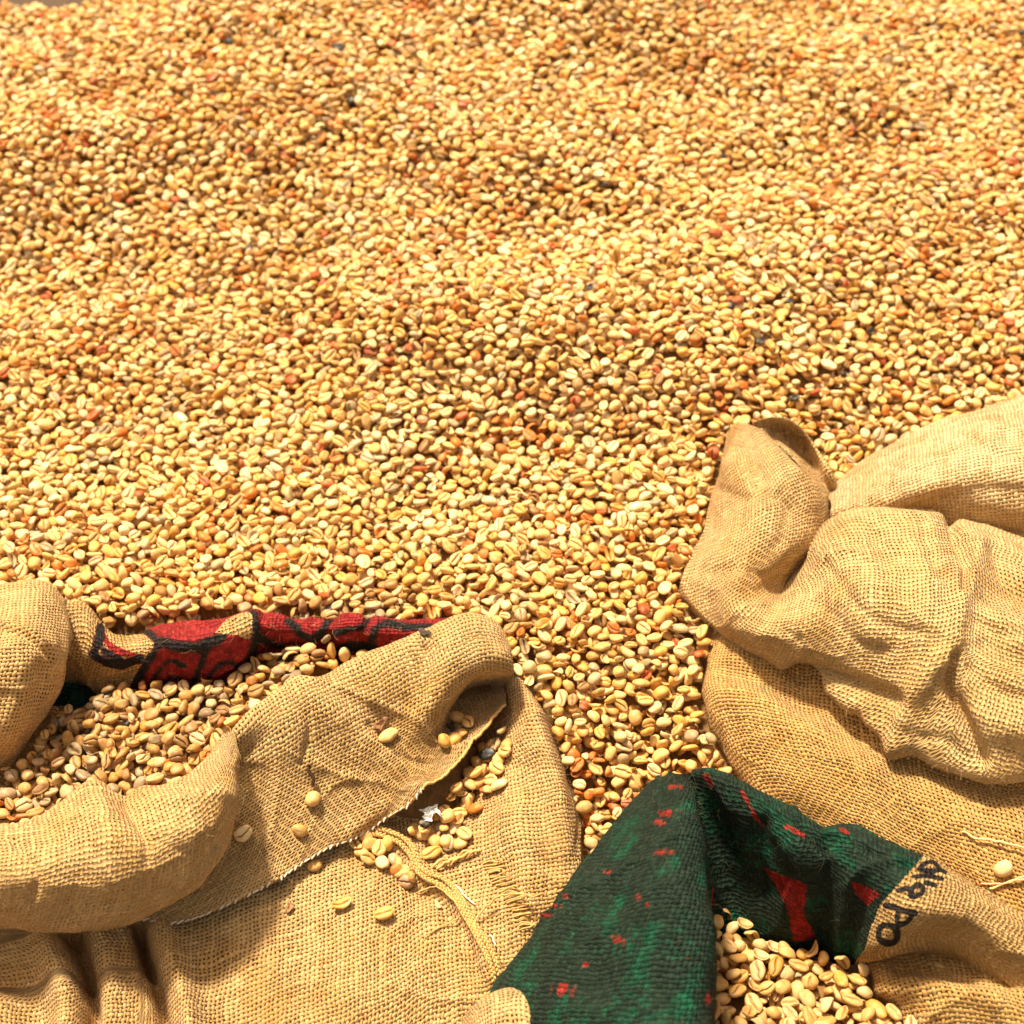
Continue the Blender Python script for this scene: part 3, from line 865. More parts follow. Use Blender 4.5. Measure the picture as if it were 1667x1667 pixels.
cols = [
    [(1132, 1266, -1), (1127, 1258, 1.6), (1127, 1276, 1.2), (1134, 1330, -0.2), (1150, 1420, -2.4), (1160, 1500, -4.4), (1160, 1530, -6)],
    [(1172, 1262, -1), (1158, 1254, 2.5), (1168, 1282, 2.3), (1180, 1340, 0.2), (1192, 1430, -2.8), (1200, 1500, -4.6), (1200, 1530, -6)],
    [(1215, 1286, -1.5), (1208, 1277, 2.5), (1216, 1306, 2.6), (1226, 1360, 1.2), (1236, 1440, -1.6), (1242, 1512, -4.2), (1240, 1540, -6)],
    [(1262, 1312, -2), (1258, 1303, 2.4), (1266, 1336, 2.6), (1276, 1385, 1.5), (1286, 1450, -1), (1292, 1526, -3.9), (1290, 1550, -6)],
    [(1318, 1342, -2), (1314, 1333, 2.3), (1323, 1366, 2.5), (1332, 1410, 1.7), (1339, 1470, -0.6), (1342, 1540, -3.7), (1340, 1560, -6)],
    [(1378, 1354, -2.5), (1374, 1345, 2.3), (1381, 1376, 2.5), (1386, 1420, 1.8), (1386, 1480, -0.4), (1384, 1549, -3.3), (1385, 1565, -5.6)],
    [(1440, 1378, -2.5), (1432, 1369, 2.3), (1436, 1400, 2.6), (1431, 1440, 2.1), (1418, 1500, 0.3), (1399, 1560, -2.4), (1410, 1575, -5)],
    [(1500, 1405, -2.5), (1494, 1399, 2.1), (1496, 1425, 2.5), (1481, 1465, 2.4), (1461, 1510, 1.2), (1440, 1550, -1), (1450, 1570, -4)],
    [(1550, 1428, -3), (1541, 1418, 1.3), (1546, 1440, 1.9), (1536, 1475, 2.0), (1521, 1500, 1.4), (1498, 1527, -0.1), (1505, 1560, -3)],
    [(1620, 1468, -3.5), (1605, 1452, 0.3), (1606, 1470, 1.0), (1596, 1490, 1.3), (1580, 1508, 1), (1553, 1530, -0.4), (1560, 1570, -3)],
    [(1700, 1520, -4), (1690, 1500, -0.8), (1686, 1515, 0), (1676, 1535, 0.2), (1656, 1555, 0), (1618, 1577, -1.2), (1620, 1610, -3)],
    [(1790, 1570, -5), (1780, 1550, -1.8), (1776, 1565, -1), (1766, 1585, -0.8), (1746, 1605, -1), (1700, 1627, -2), (1700, 1650, -4)],
]
cloth('right_flap', sackC, cols, M_PRINT, res=0.0007, ridges=[
    ([(1348, 1385), (1350, 1420), (1345, 1470), (1335, 1530)], -5, 20),
    ([(1400, 1380), (1395, 1420), (1375, 1480), (1365, 1540)], 3, 18),
    ([(1295, 1380), (1302, 1420), (1305, 1480)], 3, 20),
    ([(1180, 1280), (1200, 1330), (1220, 1400)], 2, 18),
    ([(1342, 1340), (1350, 1370)], -2.5, 18),
    ([(1240, 1340), (1238, 1390), (1240, 1450)], -3, 16)],
      seed=12, wrinkle=0.8, prints=green_print(True), fuzz=1.4)
rows = [
    [(1398, 1556, -6), (1408, 1558, -3.4), (1470, 1545, -3.0), (1550, 1520, -2.8), (1640, 1520, -2.8), (1760, 1560, -2.8)],
    [(1420, 1592, -6.5), (1424, 1580, -3.2), (1490, 1570, -2.6), (1560, 1560, -2.6), (1640, 1570, -2.2), (1760, 1600, -2.4)],
    [(1440, 1632, -7), (1440, 1610, -3.4), (1500, 1595, -2.0), (1570, 1597, -1.7), (1650, 1612, -1.4), (1760, 1645, -1.8)],
    [(1462, 1675, -7.5), (1458, 1655, -4.2), (1520, 1640, -2.3), (1590, 1640, -1.9), (1660, 1652, -1.7), (1760, 1685, -2.2)],
    [(1472, 1745, -8.5), (1468, 1722, -5.2), (1530, 1712, -3.9), (1600, 1702, -3.3), (1670, 1712, -3.1), (1760, 1745, -3.6)],
    [(1480, 1840, -11), (1478, 1830, -7.5), (1540, 1820, -6.5), (1610, 1810, -6), (1680, 1820, -6), (1760, 1850, -6)],
]
rimC, rimC_V = cloth('front_rim', sackC, rows, M_GOLD, ridges=[([(1440, 1610), (1520, 1605), (1620, 1630)], 3, 16), ([(1470, 1580), (1550, 1585), (1640, 1600)], -3, 16)], seed=13, wrinkle=0.8, fuzz=1.2)
rows = [
    [(745, 1690, -8), (770, 1650, -6), (815, 1628, -5.5), (860, 1630, -5), (900, 1660, -5), (915, 1710, -7)],
    [(745, 1690, -6.5), (772, 1640, -3.6), (818, 1611, -2.6), (858, 1612, -2.3), (892, 1645, -2.5), (905, 1700, -4)],
    [(750, 1710, -5.5), (780, 1660, -3.0), (820, 1640, -1.9), (855, 1640, -1.7), (885, 1668, -2.0), (900, 1715, -3.6)],
    [(755, 1760, -6), (785, 1720, -3.6), (820, 1700, -2.6), (855, 1700, -2.4), (885, 1720, -2.8), (900, 1760, -4)],
    [(760, 1850, -9), (790, 1820, -7), (820, 1810, -6), (855, 1810, -6), (885, 1820, -6), (900, 1850, -8)],
]
cloth('turned_corner', sackC, rows, M_JUTE_PALE, seed=14, wrinkle=0.5, fuzz=1.6)

# ------------------------------------------------------------------ bean shapes
def bean_shape(a, b, c, d, groove, gw, curl=0.0, hollow=0.0, bend=0.0, seed=0, open_=0.0):
    """a coffee bean: domed back, flat face with a cut along it (mm)"""
    ns, nt = 13, 17
    s = np.sin(np.linspace(-1, 1, ns) * math.pi / 2)
    q = np.linspace(-1, 1, nt)
    t = np.sign(q) * (0.35 * np.abs(q) + 0.65 * np.abs(q) ** 2)
    S, T = np.meshgrid(s, t, indexing='ij')
    X = S * np.sqrt(1 - T ** 2 / 2)
    Y = T * np.sqrt(1 - S ** 2 / 2)
    r2 = np.clip(X ** 2 + Y ** 2, 0, 1)
    Zt = c * np.sqrt(1 - r2) ** 0.92
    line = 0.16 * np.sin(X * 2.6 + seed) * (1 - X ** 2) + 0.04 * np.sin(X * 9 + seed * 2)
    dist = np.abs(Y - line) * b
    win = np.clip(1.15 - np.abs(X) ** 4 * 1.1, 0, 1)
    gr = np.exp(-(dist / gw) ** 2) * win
    Zb = -d * np.sqrt(np.clip(1 - r2 ** 1.6, 0, 1)) + groove * gr + hollow * (1 - r2) + open_ * np.exp(-(dist / (gw * 3)) ** 2) * win
    n = ns * nt
    top = np.stack([X * a, Y * b, Zt], -1).reshape(-1, 3)
    bot = np.stack([X * a, Y * b, Zb], -1).reshape(-1, 3)
    idx = np.arange(n).reshape(ns, nt)
    border = np.zeros((ns, nt), bool)
    border[0] = border[-1] = True
    border[:, 0] = border[:, -1] = True
    bidx = idx.copy()
    m = ~border
    bidx[m] = n + np.arange(m.sum())
    V = np.concatenate([top, bot[m.ravel()]])
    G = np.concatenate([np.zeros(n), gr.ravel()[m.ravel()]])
    def quads(ix, flip):
        f = np.stack([ix[:-1, :-1], ix[1:, :-1], ix[1:, 1:], ix[:-1, 1:]], -1).reshape(-1, 4)
        return f[:, ::-1] if flip else f
    F = np.concatenate([quads(idx, False), quads(bidx, True)])
    V[:, 2] += bend * (V[:, 0] / a) ** 2 + curl * (V[:, 1] / b) ** 2
    V[:, 1] += 0.3 * curl * (V[:, 0] / a) ** 2
    nz = np.stack([vnoise(V * 0.33 + seed * 9.1, 3 + seed), vnoise(V * 0.33 + seed * 5.7, 33 + seed), vnoise(V * 0.33 + seed * 3.3, 63 + seed)], 1)
    V = V + nz * np.array([0.45, 0.42, 0.36])
    V[:, 1] *= 1 + 0.05 * V[:, 0] / a * math.sin(seed * 2.3)
    V[:, 2] -= 0.5 * (V[:, 2].max() + V[:, 2].min())
    return V * 0.001, F, G


SHAPES = [
    bean_shape(4.7, 3.5, 2.7, 1.1, 1.3, 0.30, seed=1),
    bean_shape(4.5, 3.7, 2.9, 1.2, 1.4, 0.28, seed=2),
    bean_shape(5.3, 3.3, 2.6, 1.0, 1.2, 0.34, bend=0.5, seed=3),
    bean_shape(4.1, 3.5, 3.0, 2.3, 1.5, 0.26, seed=4),
    bean_shape(3.9, 3.1, 2.4, 1.0, 1.1, 0.30, seed=5),
    bean_shape(5.0, 2.9, 2.0, 0.9, 1.2, 0.45, bend=-1.5, hollow=1.4, curl=0.8, seed=6),
    bean_shape(4.7, 3.4, 2.4, 1.0, 1.2, 0.55, bend=1.1, open_=0.9, seed=7),
    bean_shape(4.4, 3.0, 1.7, 0.6, 0.8, 0.5, hollow=1.6, bend=-0.9, curl=-0.7, seed=8),
    bean_shape(4.9, 3.9, 2.2, 0.9, 1.3, 0.26, curl=0.5, seed=9),
    bean_shape(4.3, 2.7, 2.3, 1.3, 1.1, 0.30, bend=-0.7, curl=0.4, seed=10),
    bean_shape(3.6, 2.6, 1.2, -0.4, 0.3, 0.6, hollow=0.5, bend=-1.2, curl=1.0, seed=11),
    bean_shape(3.0, 2.9, 2.4, 1.6, 0.4, 0.5, seed=12),
]
SHAPE_W = np.array([0.19, 0.16, 0.11, 0.10, 0.08, 0.06, 0.07, 0.05, 0.07, 0.06, 0.03, 0.02])

PALETTE = np.array([
    (0.74, 0.465, 0.165), (0.80, 0.595, 0.31), (0.63, 0.36, 0.11), (0.69, 0.385, 0.09), (0.77, 0.52, 0.22),
    (0.47, 0.35, 0.20), (0.40, 0.22, 0.08), (0.58, 0.19, 0.03), (0.45, 0.10, 0.02), (0.02, 0.02, 0.022)])
PAL_NAME = ['cream', 'pale cream', 'tan', 'golden', 'cream', 'grey', 'brown', 'orange brown', 'rust red', 'black']
W_HEAP = np.array([0.28, 0.21, 0.13, 0.13, 0.135, 0.05, 0.03, 0.032, 0.013, 0.002])
W_HEAP = W_HEAP / W_HEAP.sum()
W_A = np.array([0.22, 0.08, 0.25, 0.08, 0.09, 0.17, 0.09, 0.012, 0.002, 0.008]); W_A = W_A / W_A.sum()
W_C = np.array([0.36, 0.16, 0.16, 0.12, 0.20, 0, 0, 0, 0, 0]); W_C = W_C / W_C.sum()


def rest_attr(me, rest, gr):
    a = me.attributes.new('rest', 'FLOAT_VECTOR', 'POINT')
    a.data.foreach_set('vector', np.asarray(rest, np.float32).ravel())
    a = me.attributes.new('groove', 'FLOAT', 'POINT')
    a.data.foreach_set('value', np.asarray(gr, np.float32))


BEAN_ME = []
for k, (v, f, gq) in enumerate(SHAPES):
    me = mesh_np('coffee_bean', v, f)
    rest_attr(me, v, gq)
    me.materials.append(M_BEAN)
    BEAN_ME.append(me)


def rand_rot():
    """mostly lying on the flat or on the back, some on edge"""
    flip = math.pi if random.random() < 0.45 else 0.0
    k = 0.42 if random.random() < 0.72 else 1.1
    return Euler((flip + random.gauss(0, k), random.gauss(0, k * 0.8), random.uniform(0, 2 * math.pi)))


# ------------------------------------------------------------------ height of the heap
CELL = 0.001
X0, X1, Y0, Y1 = -0.62, 0.62, 0.30, 1.50
NX, NY = int((X1 - X0) / CELL), int((Y1 - Y0) / CELL)
gx = X0 + (np.arange(NX) + 0.5) * CELL
gy = Y0 + (np.arange(NY) + 0.5) * CELL
GX, GY = np.meshgrid(gx, gy, indexing='ij')
flatxy = np.stack([GX.ravel(), GY.ravel(), np.zeros(GX.size)], 1).astype(np.float32)


def lowres_noise(sx, sy, seed, octs=2, step=8):
    """noise on a coarse grid, enlarged (saves time)"""
    cx, cy = gx[::step], gy[::step]
    a, b = np.meshgrid(cx, cy, indexing='ij')
    z = fbm(np.stack([a.ravel() * sx, b.ravel() * sy, np.zeros(a.size)], 1), seed, octs).reshape(a.shape)
    ix = np.clip(np.arange(NX) / step, 0, len(cx) - 1.001)
    iy = np.clip(np.arange(NY) / step, 0, len(cy) - 1.001)
    i, fx = ix.astype(int), (ix % 1)[:, None]
    z = z[i] * (1 - fx) + z[i + 1] * fx
    j, fy = iy.astype(int), (iy % 1)[None]
    return z[:, j] * (1 - fy) + z[:, j + 1] * fy


far = np.clip((GY - 0.62) / 0.15, 0, 1)
T = far * (0.023 * lowres_noise(3.4, 4.6, 5) + 0.009 * lowres_noise(9.0, 11.0, 9)) + 0.0022 * lowres_noise(30.0, 36.0, 15)
T -= 0.45 * np.clip(0.60 - GY, 0, 1)
T += RISE * np.clip(GY - RISE_Y, 0, 1)
yend = 1.2 + 0.5 * np.clip(GX + 0.34, 0, 1)
T -= 0.95 * np.clip(GY - yend, 0, 1) + 0.0 * GX


def region(poly, z):
    p = np.stack([GX, GY, np.full_like(GX, z)], -1)
    px, py, _ = project(p)
    return inside(px, py, poly), px, py


mA, pxA, pyA = region([(-260, 1450), (120, 1330), (300, 1290), (400, 1200), (660, 1050), (720, 1015), (520, 1040), (400, 1045), (180, 1060), (90, 1080), (50, 1150), (-260, 1260)], -0.022)
tA = np.interp(pxA, [-200, 60, 200, 300, 380, 480, 620], [-0.023, -0.021, -0.019, -0.013, -0.007, -0.001, 0.005]) + 0.0035 * lowres_noise(26.0, 26.0, 71)
T = np.where(mA, tA, T)
mC, pxC, pyC = region([(1140, 1470), (1400, 1530), (1480, 1620), (1500, 1790), (1140, 1790)], -0.045)
T = np.where(mC, np.interp(pxC, [1300, 1390, 1460], [-0.044, -0.038, -0.037]) + 0.002 * lowres_noise(26.0, 26.0, 91), T)

cloth_top = np.full((NX, NY), -9.0)
cloth_bot = np.full((NX, NY), 9.0)
for V in CLOTH_G:
    f = np.concatenate([V.reshape(-1, 3), ((V[1:, 1:] + V[:-1, :-1]) / 2).reshape(-1, 3)])
    i = ((f[:, 0] - X0) / CELL).astype(int)
    j = ((f[:, 1] - Y0) / CELL).astype(int)
    ok = (i >= 0) & (i < NX) & (j >= 0) & (j < NY)
    np.maximum.at(cloth_top, (i[ok], j[ok]), f[ok, 2])
    near = ok & (f[:, 2] > -0.06)
    np.minimum.at(cloth_bot, (i[near], j[near]), f[near, 2])
covered = cloth_top > (T - 0.003)
for _ in range(2):      # close pin holes
    c = covered.copy()
    c[1:-1, 1:-1] |= (covered[:-2, 1:-1] & covered[2:, 1:-1]) | (covered[1:-1, :-2] & covered[1:-1, 2:])
    covered = c

# beans may lie a little way under cloth that hangs clear above them
hang = covered & (cloth_bot > T + 0.005)
open_ = ~covered
near_open = open_.copy()
for _ in range(22):
    n_ = near_open.copy()
    n_[1:] |= near_open[:-1]; n_[:-1] |= near_open[1:]; n_[:, 1:] |= near_open[:, :-1]; n_[:, :-1] |= near_open[:, 1:]
    near_open = n_
covered &= ~(hang & near_open)
FLOOR_D = 0.0085
H = T - FLOOR_D
H = np.where(hang & near_open, H, np.maximum(H, cloth_top))

# what the camera can see, with a margin
pp = np.stack([GX, GY, T], -1)
ppx, ppy, ppd = project(pp)
seen = (ppx > -70) & (ppx < 1737) & (ppy > -70) & (ppy < 1737) & (ppd > 0.1)
allowed = seen & ~covered & ((GY > 0.475) | mA | mC) & (GY < Y1 - 0.02)
allowed &= (GY < yend + 0.12)
allowed[:8] = allowed[-8:] = False
allowed[:, :8] = allowed[:, -8:] = False

# floor sheet below the loose beans, its colour darkened as shade between them
st = 8
fi, fj = np.arange(0, NX, st), np.arange(0, NY, st)
fz = (T - FLOOR_D - 0.0005)[np.ix_(fi, fj)].copy()
ct = cloth_top[np.ix_(fi, fj)]
# keep the floor well under every cloth
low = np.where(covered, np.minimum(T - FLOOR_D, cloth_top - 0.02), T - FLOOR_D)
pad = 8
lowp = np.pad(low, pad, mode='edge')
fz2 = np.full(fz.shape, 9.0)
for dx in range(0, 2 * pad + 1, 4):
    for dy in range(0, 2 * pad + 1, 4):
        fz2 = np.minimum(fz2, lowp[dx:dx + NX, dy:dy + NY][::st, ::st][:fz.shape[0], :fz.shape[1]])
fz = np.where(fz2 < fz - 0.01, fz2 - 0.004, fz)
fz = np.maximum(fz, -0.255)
if True:
    far_row = fj * CELL + Y0 > 1.46
    fz[:, far_row] = np.minimum(fz[:, far_row], -0.255)
FV = np.stack([np.broadcast_to(gx[fi][:, None], fz.shape), np.broadcast_to(gy[fj][None], fz.shape), fz], -1)
a_, b_ = fz.shape
i, j = np.meshgrid(np.arange(a_ - 1), np.arange(b_ - 1), indexing='ij')
F = np.stack([i * b_ + j, (i + 1) * b_ + j, (i + 1) * b_ + j + 1, i * b_ + j + 1], -1).reshape(-1, 4)
M_CORE = plain('shaded_heap_floor', (0.24, 0.13, 0.045), 0.9, 160.0, 0.5, 1.0)
tag(link('heap_floor', mesh_np('heap_floor', FV.reshape(-1, 3), F), None, M_CORE), 'floor sheet inside the heap, coloured dark as the shade between beans', None, None, 'structure')

# ------------------------------------------------------------------ dropping the beans
beans = []       # shape, matrix3x3, scale, position, palette

if True:
    TPL = []
    for k in range(440):
        sh = int(RNG.choice(len(SHAPES), p=SHAPE_W))
        e = rand_rot()
        sc = float(np.clip(random.gauss(0.84 if k < 330 else 0.90, 0.085), 0.6, 1.2))
        R = np.array(e.to_matrix())
        v = SHAPES[sh][0] @ R.T * sc
        hw = 7
        bot = np.full((15, 15), 9.0); top = np.full((15, 15), -9.0)
        ii = np.floor(v[:, 0] / CELL + 0.5).astype(int) + hw
        jj = np.floor(v[:, 1] / CELL + 0.5).astype(int) + hw
        np.minimum.at(bot, (ii, jj), v[:, 2]); np.maximum.at(top, (ii, jj), v[:, 2])
        # fill cells the vertices missed
        for _ in range(2):
            for arr, fn, empty_v in ((bot, np.minimum, 9.0), (top, np.maximum, -9.0)):
                hole = np.abs(arr) > 5
                nb = [arr[:-2, 1:-1], arr[2:, 1:-1], arr[1:-1, :-2], arr[1:-1, 2:]]
                cnt = sum((np.abs(q) < 5).astype(int) for q in nb)
                mean = sum(np.where(np.abs(q) < 5, q, 0) for q in nb) / np.maximum(cnt, 1)
                sel = hole[1:-1, 1:-1] & (cnt >= 3)
                arr[1:-1, 1:-1][sel] = mean[sel]
        occ = np.abs(bot) < 5
        occ &= np.abs(top) < 5
        r = np.where(occ.any(1))[0]; c = np.where(occ.any(0))[0]
        sl = (slice(r[0], r[-1] + 1), slice(c[0], c[-1] + 1))
        o = occ[sl]
        TPL.append((sh, e, sc, np.where(o, bot[sl], 9.0), np.where(o, top[sl], -9.0), r[0] - hw, c[0] - hw, o.shape))

    cells = np.argwhere(allowed)
    def drop(i, j, lim):
        best = None
        for tr in range(2):
            tp = TPL[random.randrange(330, 440) if mC[i, j] else random.randrange(330)]
            n, m = tp[7]
            for cand in range(4):
                a = i + tp[5] + (random.randint(-3, 3) if cand else 0)
                b = j + tp[6] + (random.randint(-3, 3) if cand else 0)
                if a < 0 or b < 0 or a + n >= NX or b + m >= NY: continue
                z = (H[a:a + n, b:b + m] - tp[3]).max()
                if best is None or z < best[0]:
                    best = (z, tp, a, b)
        if best is None: return
        z, tp, a, b = best
        if z > T[i, j] + lim: return
        n, m = tp[7]
        H[a:a + n, b:b + m] = np.maximum(H[a:a + n, b:b + m], z + tp[4])
        cx = X0 + (a - tp[5] + 0.5) * CELL + random.uniform(-.0004, .0004)
        cy = Y0 + (b - tp[6] + 0.5) * CELL + random.uniform(-.0004, .0004)
        beans.append((tp[0], tp[1], tp[2] * 1.05, (cx, cy, z - 0.0003)))
    n_cells = len(cells)
    for q in RNG.integers(0, n_cells, int(n_cells / 18)):
        drop(cells[q][0], cells[q][1], -0.001)
    for rep in range(3):        # fill what is still low
        lowc = cells[(H - T)[cells[:, 0], cells[:, 1]] < -0.0024]
        pick = RNG.permutation(len(lowc))[:int(len(lowc) / 7)]
        for q in pick:
            i, j = lowc[q]
            if H[i, j] - T[i, j] < -0.0024:
                drop(i, j, 0.0022 if GY[i, j] > 0.62 else 0.0042)
    print('beans', len(beans))

NB = len(beans)
if NB:
    pos = np.array([b[3] for b in beans])
    bqx, bqy, bd = project(pos)
    bi = ((pos[:, 0] - X0) / CELL).astype(int); bj = ((pos[:, 1] - Y0) / CELL).astype(int)
    inA, inC = mA[bi, bj], mC[bi, bj]
    pal = RNG.choice(10, NB, p=W_HEAP)
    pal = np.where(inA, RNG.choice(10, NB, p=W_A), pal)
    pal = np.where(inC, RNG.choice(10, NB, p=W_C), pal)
    # orange beans tend to lie in small groups
    cl = fbm(np.stack([pos[:, 0] * 30, pos[:, 1] * 30, pos[:, 2] * 0], 1), 123, 2)
    extra = (cl > 0.62) & (RNG.random(NB) < 0.22) & ~inC & ~inA
    pal = np.where(extra, 7, pal)
    tint = np.exp(RNG.normal(0, 0.10, (NB, 1))) * np.exp(RNG.normal(0, 0.012, (NB, 3)))
    drift = fbm(np.stack([pos[:, 0] * 4.5 + pos[:, 1] * 2.0, pos[:, 1] * 6.0, pos[:, 0] * 0], 1), 321, 3)     # broad patches of beans run darker and browner
    tint *= np.exp(-0.15 * np.clip(drift + 0.05, 0, 2))[:, None] * np.array([1.0, 0.96, 0.86]) ** np.clip(drift, 0, 2)[:, None]
    tint *= np.where(inA[:, None], np.array([0.74, 0.70, 0.68]), np.where(inC[:, None], np.array([0.84, 0.80, 0.72]), 1.0))      # older, dirtier lot in the left sack; green sack's beans darker and tanner
    tint *= np.where(((pos[:, 1] < 0.66) & ~inA & ~inC)[:, None], np.array([0.96, 0.91, 0.80]), 1.0)
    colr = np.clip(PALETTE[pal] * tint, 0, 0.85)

    # which beans show largest: a coarse picture of depth
    SCL = 0.5
    W_ = int(1667 * SCL)
    zb = np.full((W_, W_), 9.0)
    cv = np.concatenate(CLOTH_V)
    cx, cy, cd = project(cv)
    ix, iy = (cx * SCL).astype(int), (cy * SCL).astype(int)
    ok = (ix >= 1) & (ix < W_ - 1) & (iy >= 1) & (iy < W_ - 1)
    for dx in (-1, 0, 1):
        for dy in (-1, 0, 1):
            np.minimum.at(zb, (iy[ok] + dy, ix[ok] + dx), cd[ok])
    idb = np.full((W_, W_), -1)
    for b in np.argsort(-bd):
        rad = 0.0031 * (1.15 if inC[b] else 1.0) * FPX / bd[b] * SCL
        x, y = bqx[b] * SCL, bqy[b] * SCL
        x0, x1, y0, y1 = int(x - rad), int(x + rad) + 1, int(y - rad * .85), int(y + rad * .85) + 1
        x0, y0 = max(x0, 0), max(y0, 0)
        if x0 >= x1 or y0 >= y1: continue
        zz = zb[y0:y1, x0:x1]
        m = zz > bd[b]
        zz[m] = bd[b]
        idb[y0:y1, x0:x1][m] = b
    cnt = np.bincount(idb[idb >= 0].ravel(), minlength=NB)
    N_SINGLE = 240
    single = np.argsort(-cnt)[:N_SINGLE]
    is_single = np.zeros(NB, bool)
    is_single[single] = True

    # ---- the heap: one mass of beans
    rest_i = np.where(~is_single)[0]
    npt = len(rest_i)
    parts, grs, var = [], [], []
    off = npt
    faces = []
    for k, (v, f, gq) in enumerate(SHAPES):
        parts.append(v); grs.append(gq); var.append(np.full(len(v), k))
        faces.append(f + off); off += len(v)
    allv = np.concatenate([pos[rest_i]] + parts)
    me = mesh_np('coffee_beans', allv, np.concatenate(faces))
    me.materials.append(M_BEANS)
    nv = len(allv)
    def attr(name, typ, key, data):
        a = me.attributes.new(name, typ, 'POINT')
        a.data.foreach_set(key, np.ascontiguousarray(data).ravel())
    shp = np.array([beans[b][0] for b in rest_i])
    attr('is_point', 'BOOLEAN', 'value', np.arange(nv) < npt)
    attr('shape', 'INT', 'value', np.concatenate([shp] + var).astype(np.int32))
    rot = np.zeros((nv, 3), np.float32); rot[:npt] = [tuple(beans[b][1]) for b in rest_i]
    attr('turn', 'FLOAT_VECTOR', 'vector', rot)
    sc = np.ones(nv, np.float32); sc[:npt] = [beans[b][2] for b in rest_i]
    attr('size', 'FLOAT', 'value', sc)
    cc = np.ones((nv, 4), np.float32); cc[:npt, :3] = colr[rest_i]
    attr('col', 'FLOAT_COLOR', 'color', cc)
    attr('rnd', 'FLOAT', 'value', RNG.random(nv).astype(np.float32))
    rr = np.zeros((nv, 3), np.float32); rr[npt:] = np.concatenate(parts)
    attr('rest', 'FLOAT_VECTOR', 'vector', rr)
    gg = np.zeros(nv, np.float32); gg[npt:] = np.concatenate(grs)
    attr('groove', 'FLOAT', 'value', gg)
    heap = link('coffee_beans', me)
    tag(heap, 'wide heap of pale parchment coffee beans filling the picture behind the sacks', 'beans', None, 'stuff')
    ng = bpy.data.node_groups.new('heap_of_beans', 'GeometryNodeTree')
    ng.interface.new_socket('Geometry', in_out='INPUT', socket_type='NodeSocketGeometry')
    ng.interface.new_socket('Geometry', in_out='OUTPUT', socket_type='NodeSocketGeometry')
    gi, go = ng.nodes.new('NodeGroupInput'), ng.nodes.new('NodeGroupOutput')
    def named(n, t):
        nd = ng.nodes.new('GeometryNodeInputNamedAttribute')
        nd.data_type = t
        nd.inputs['Name'].default_value = n
        return nd.outputs[0]
    sp = ng.nodes.new('GeometryNodeSeparateGeometry')
    ng.links.new(gi.outputs[0], sp.inputs[0]); ng.links.new(named('is_point', 'BOOLEAN'), sp.inputs[1])
    jn = ng.nodes.new('GeometryNodeJoinGeometry')
    for k in range(len(SHAPES)):
        eq = ng.nodes.new('FunctionNodeCompare'); eq.data_type = 'INT'; eq.operation = 'EQUAL'
        ng.links.new(named('shape', 'INT'), eq.inputs[2]); eq.inputs[3].default_value = k
        s2 = ng.nodes.new('GeometryNodeSeparateGeometry')
        ng.links.new(sp.outputs[1], s2.inputs[0]); ng.links.new(eq.outputs[0], s2.inputs[1])
        io = ng.nodes.new('GeometryNodeInstanceOnPoints')
        ng.links.new(sp.outputs[0], io.inputs['Points'])
        ng.links.new(eq.outputs[0], io.inputs['Selection'])
        ng.links.new(s2.outputs[0], io.inputs['Instance'])
        ng.links.new(named('turn', 'FLOAT_VECTOR'), io.inputs['Rotation'])
        ng.links.new(named('size', 'FLOAT'), io.inputs['Scale'])
        ng.links.new(io.outputs[0], jn.inputs[0])
    ng.links.new(jn.outputs[0], go.inputs[0])
    md = heap.modifiers.new('beans', 'NODES')
    md.node_group = ng

    # ---- the beans that show largest, each its own thing
    for b in single:
        sh, e, sc, p = beans[b]
        o = link('coffee_bean', BEAN_ME[sh])
        o.location = p; o.rotation_euler = e; o.scale = (sc,) * 3
        o.color = tuple(colr[b]) + (1,)
        cn = PAL_NAME[pal[b]]
        x, y = bqx[b], bqy[b]
        cut = -(e.to_matrix() @ Vector((0, 0, 1))).z
        how = 'cut side up' if cut > 0.5 else ('rounded back up' if cut < -0.5 else 'on its edge')
        if inC[b]:
            grp = 'beans in the mouth of the green sack'
            where = 'in the green sack against its left flap' if x < 1230 else ('in the green sack below the red diamond' if x < 1340 else 'in the green sack beside the burlap rim')
        elif inA[b]:
            grp = 'beans in the mouth of the red-rimmed sack'
            where = 'under the red printed rim of the left sack' if x > 400 else ('behind the thick burlap roll of the left sack' if y > 1235 else 'in the middle of the red-rimmed sack mouth')
        elif bqy[b] < 985:
            grp, where = 'beans in the heap behind the sacks', 'in the heap just behind the sacks'
        else:
            grp = 'beans in the gap between the sacks'
            if y > 1200: where = 'just above the green sack'
            elif x < 945: where = 'in the gap, against the left sack'
            elif x > 1085: where = 'in the gap, against the golden sack'
            elif y > 1090: where = 'in the middle of the gap between the sacks'
            else: where = 'at the top of the gap between the sacks'
        tag(o, '%s bean, %s, %s' % (cn, how, where), 'coffee bean', grp)

# ------------------------------------------------------------------ loose beans lying on the cloth
ALLV = np.concatenate(CLOTH_V)
ALLN = np.concatenate([grid_normals(V).reshape(-1, 3) for V in CLOTH_G])
APX, APY, AD = project(ALLV)


def spot(x, y, rad=3.5):
    e = np.hypot(APX - x, APY - y)
    c = np.where(e < max(rad, e.min() + 1))[0]
    c = c[AD[c] < AD[c].min() + 0.006]
    n = ALLN[c].mean(0)
    return ALLV[c].mean(0), n / np.linalg.norm(n)


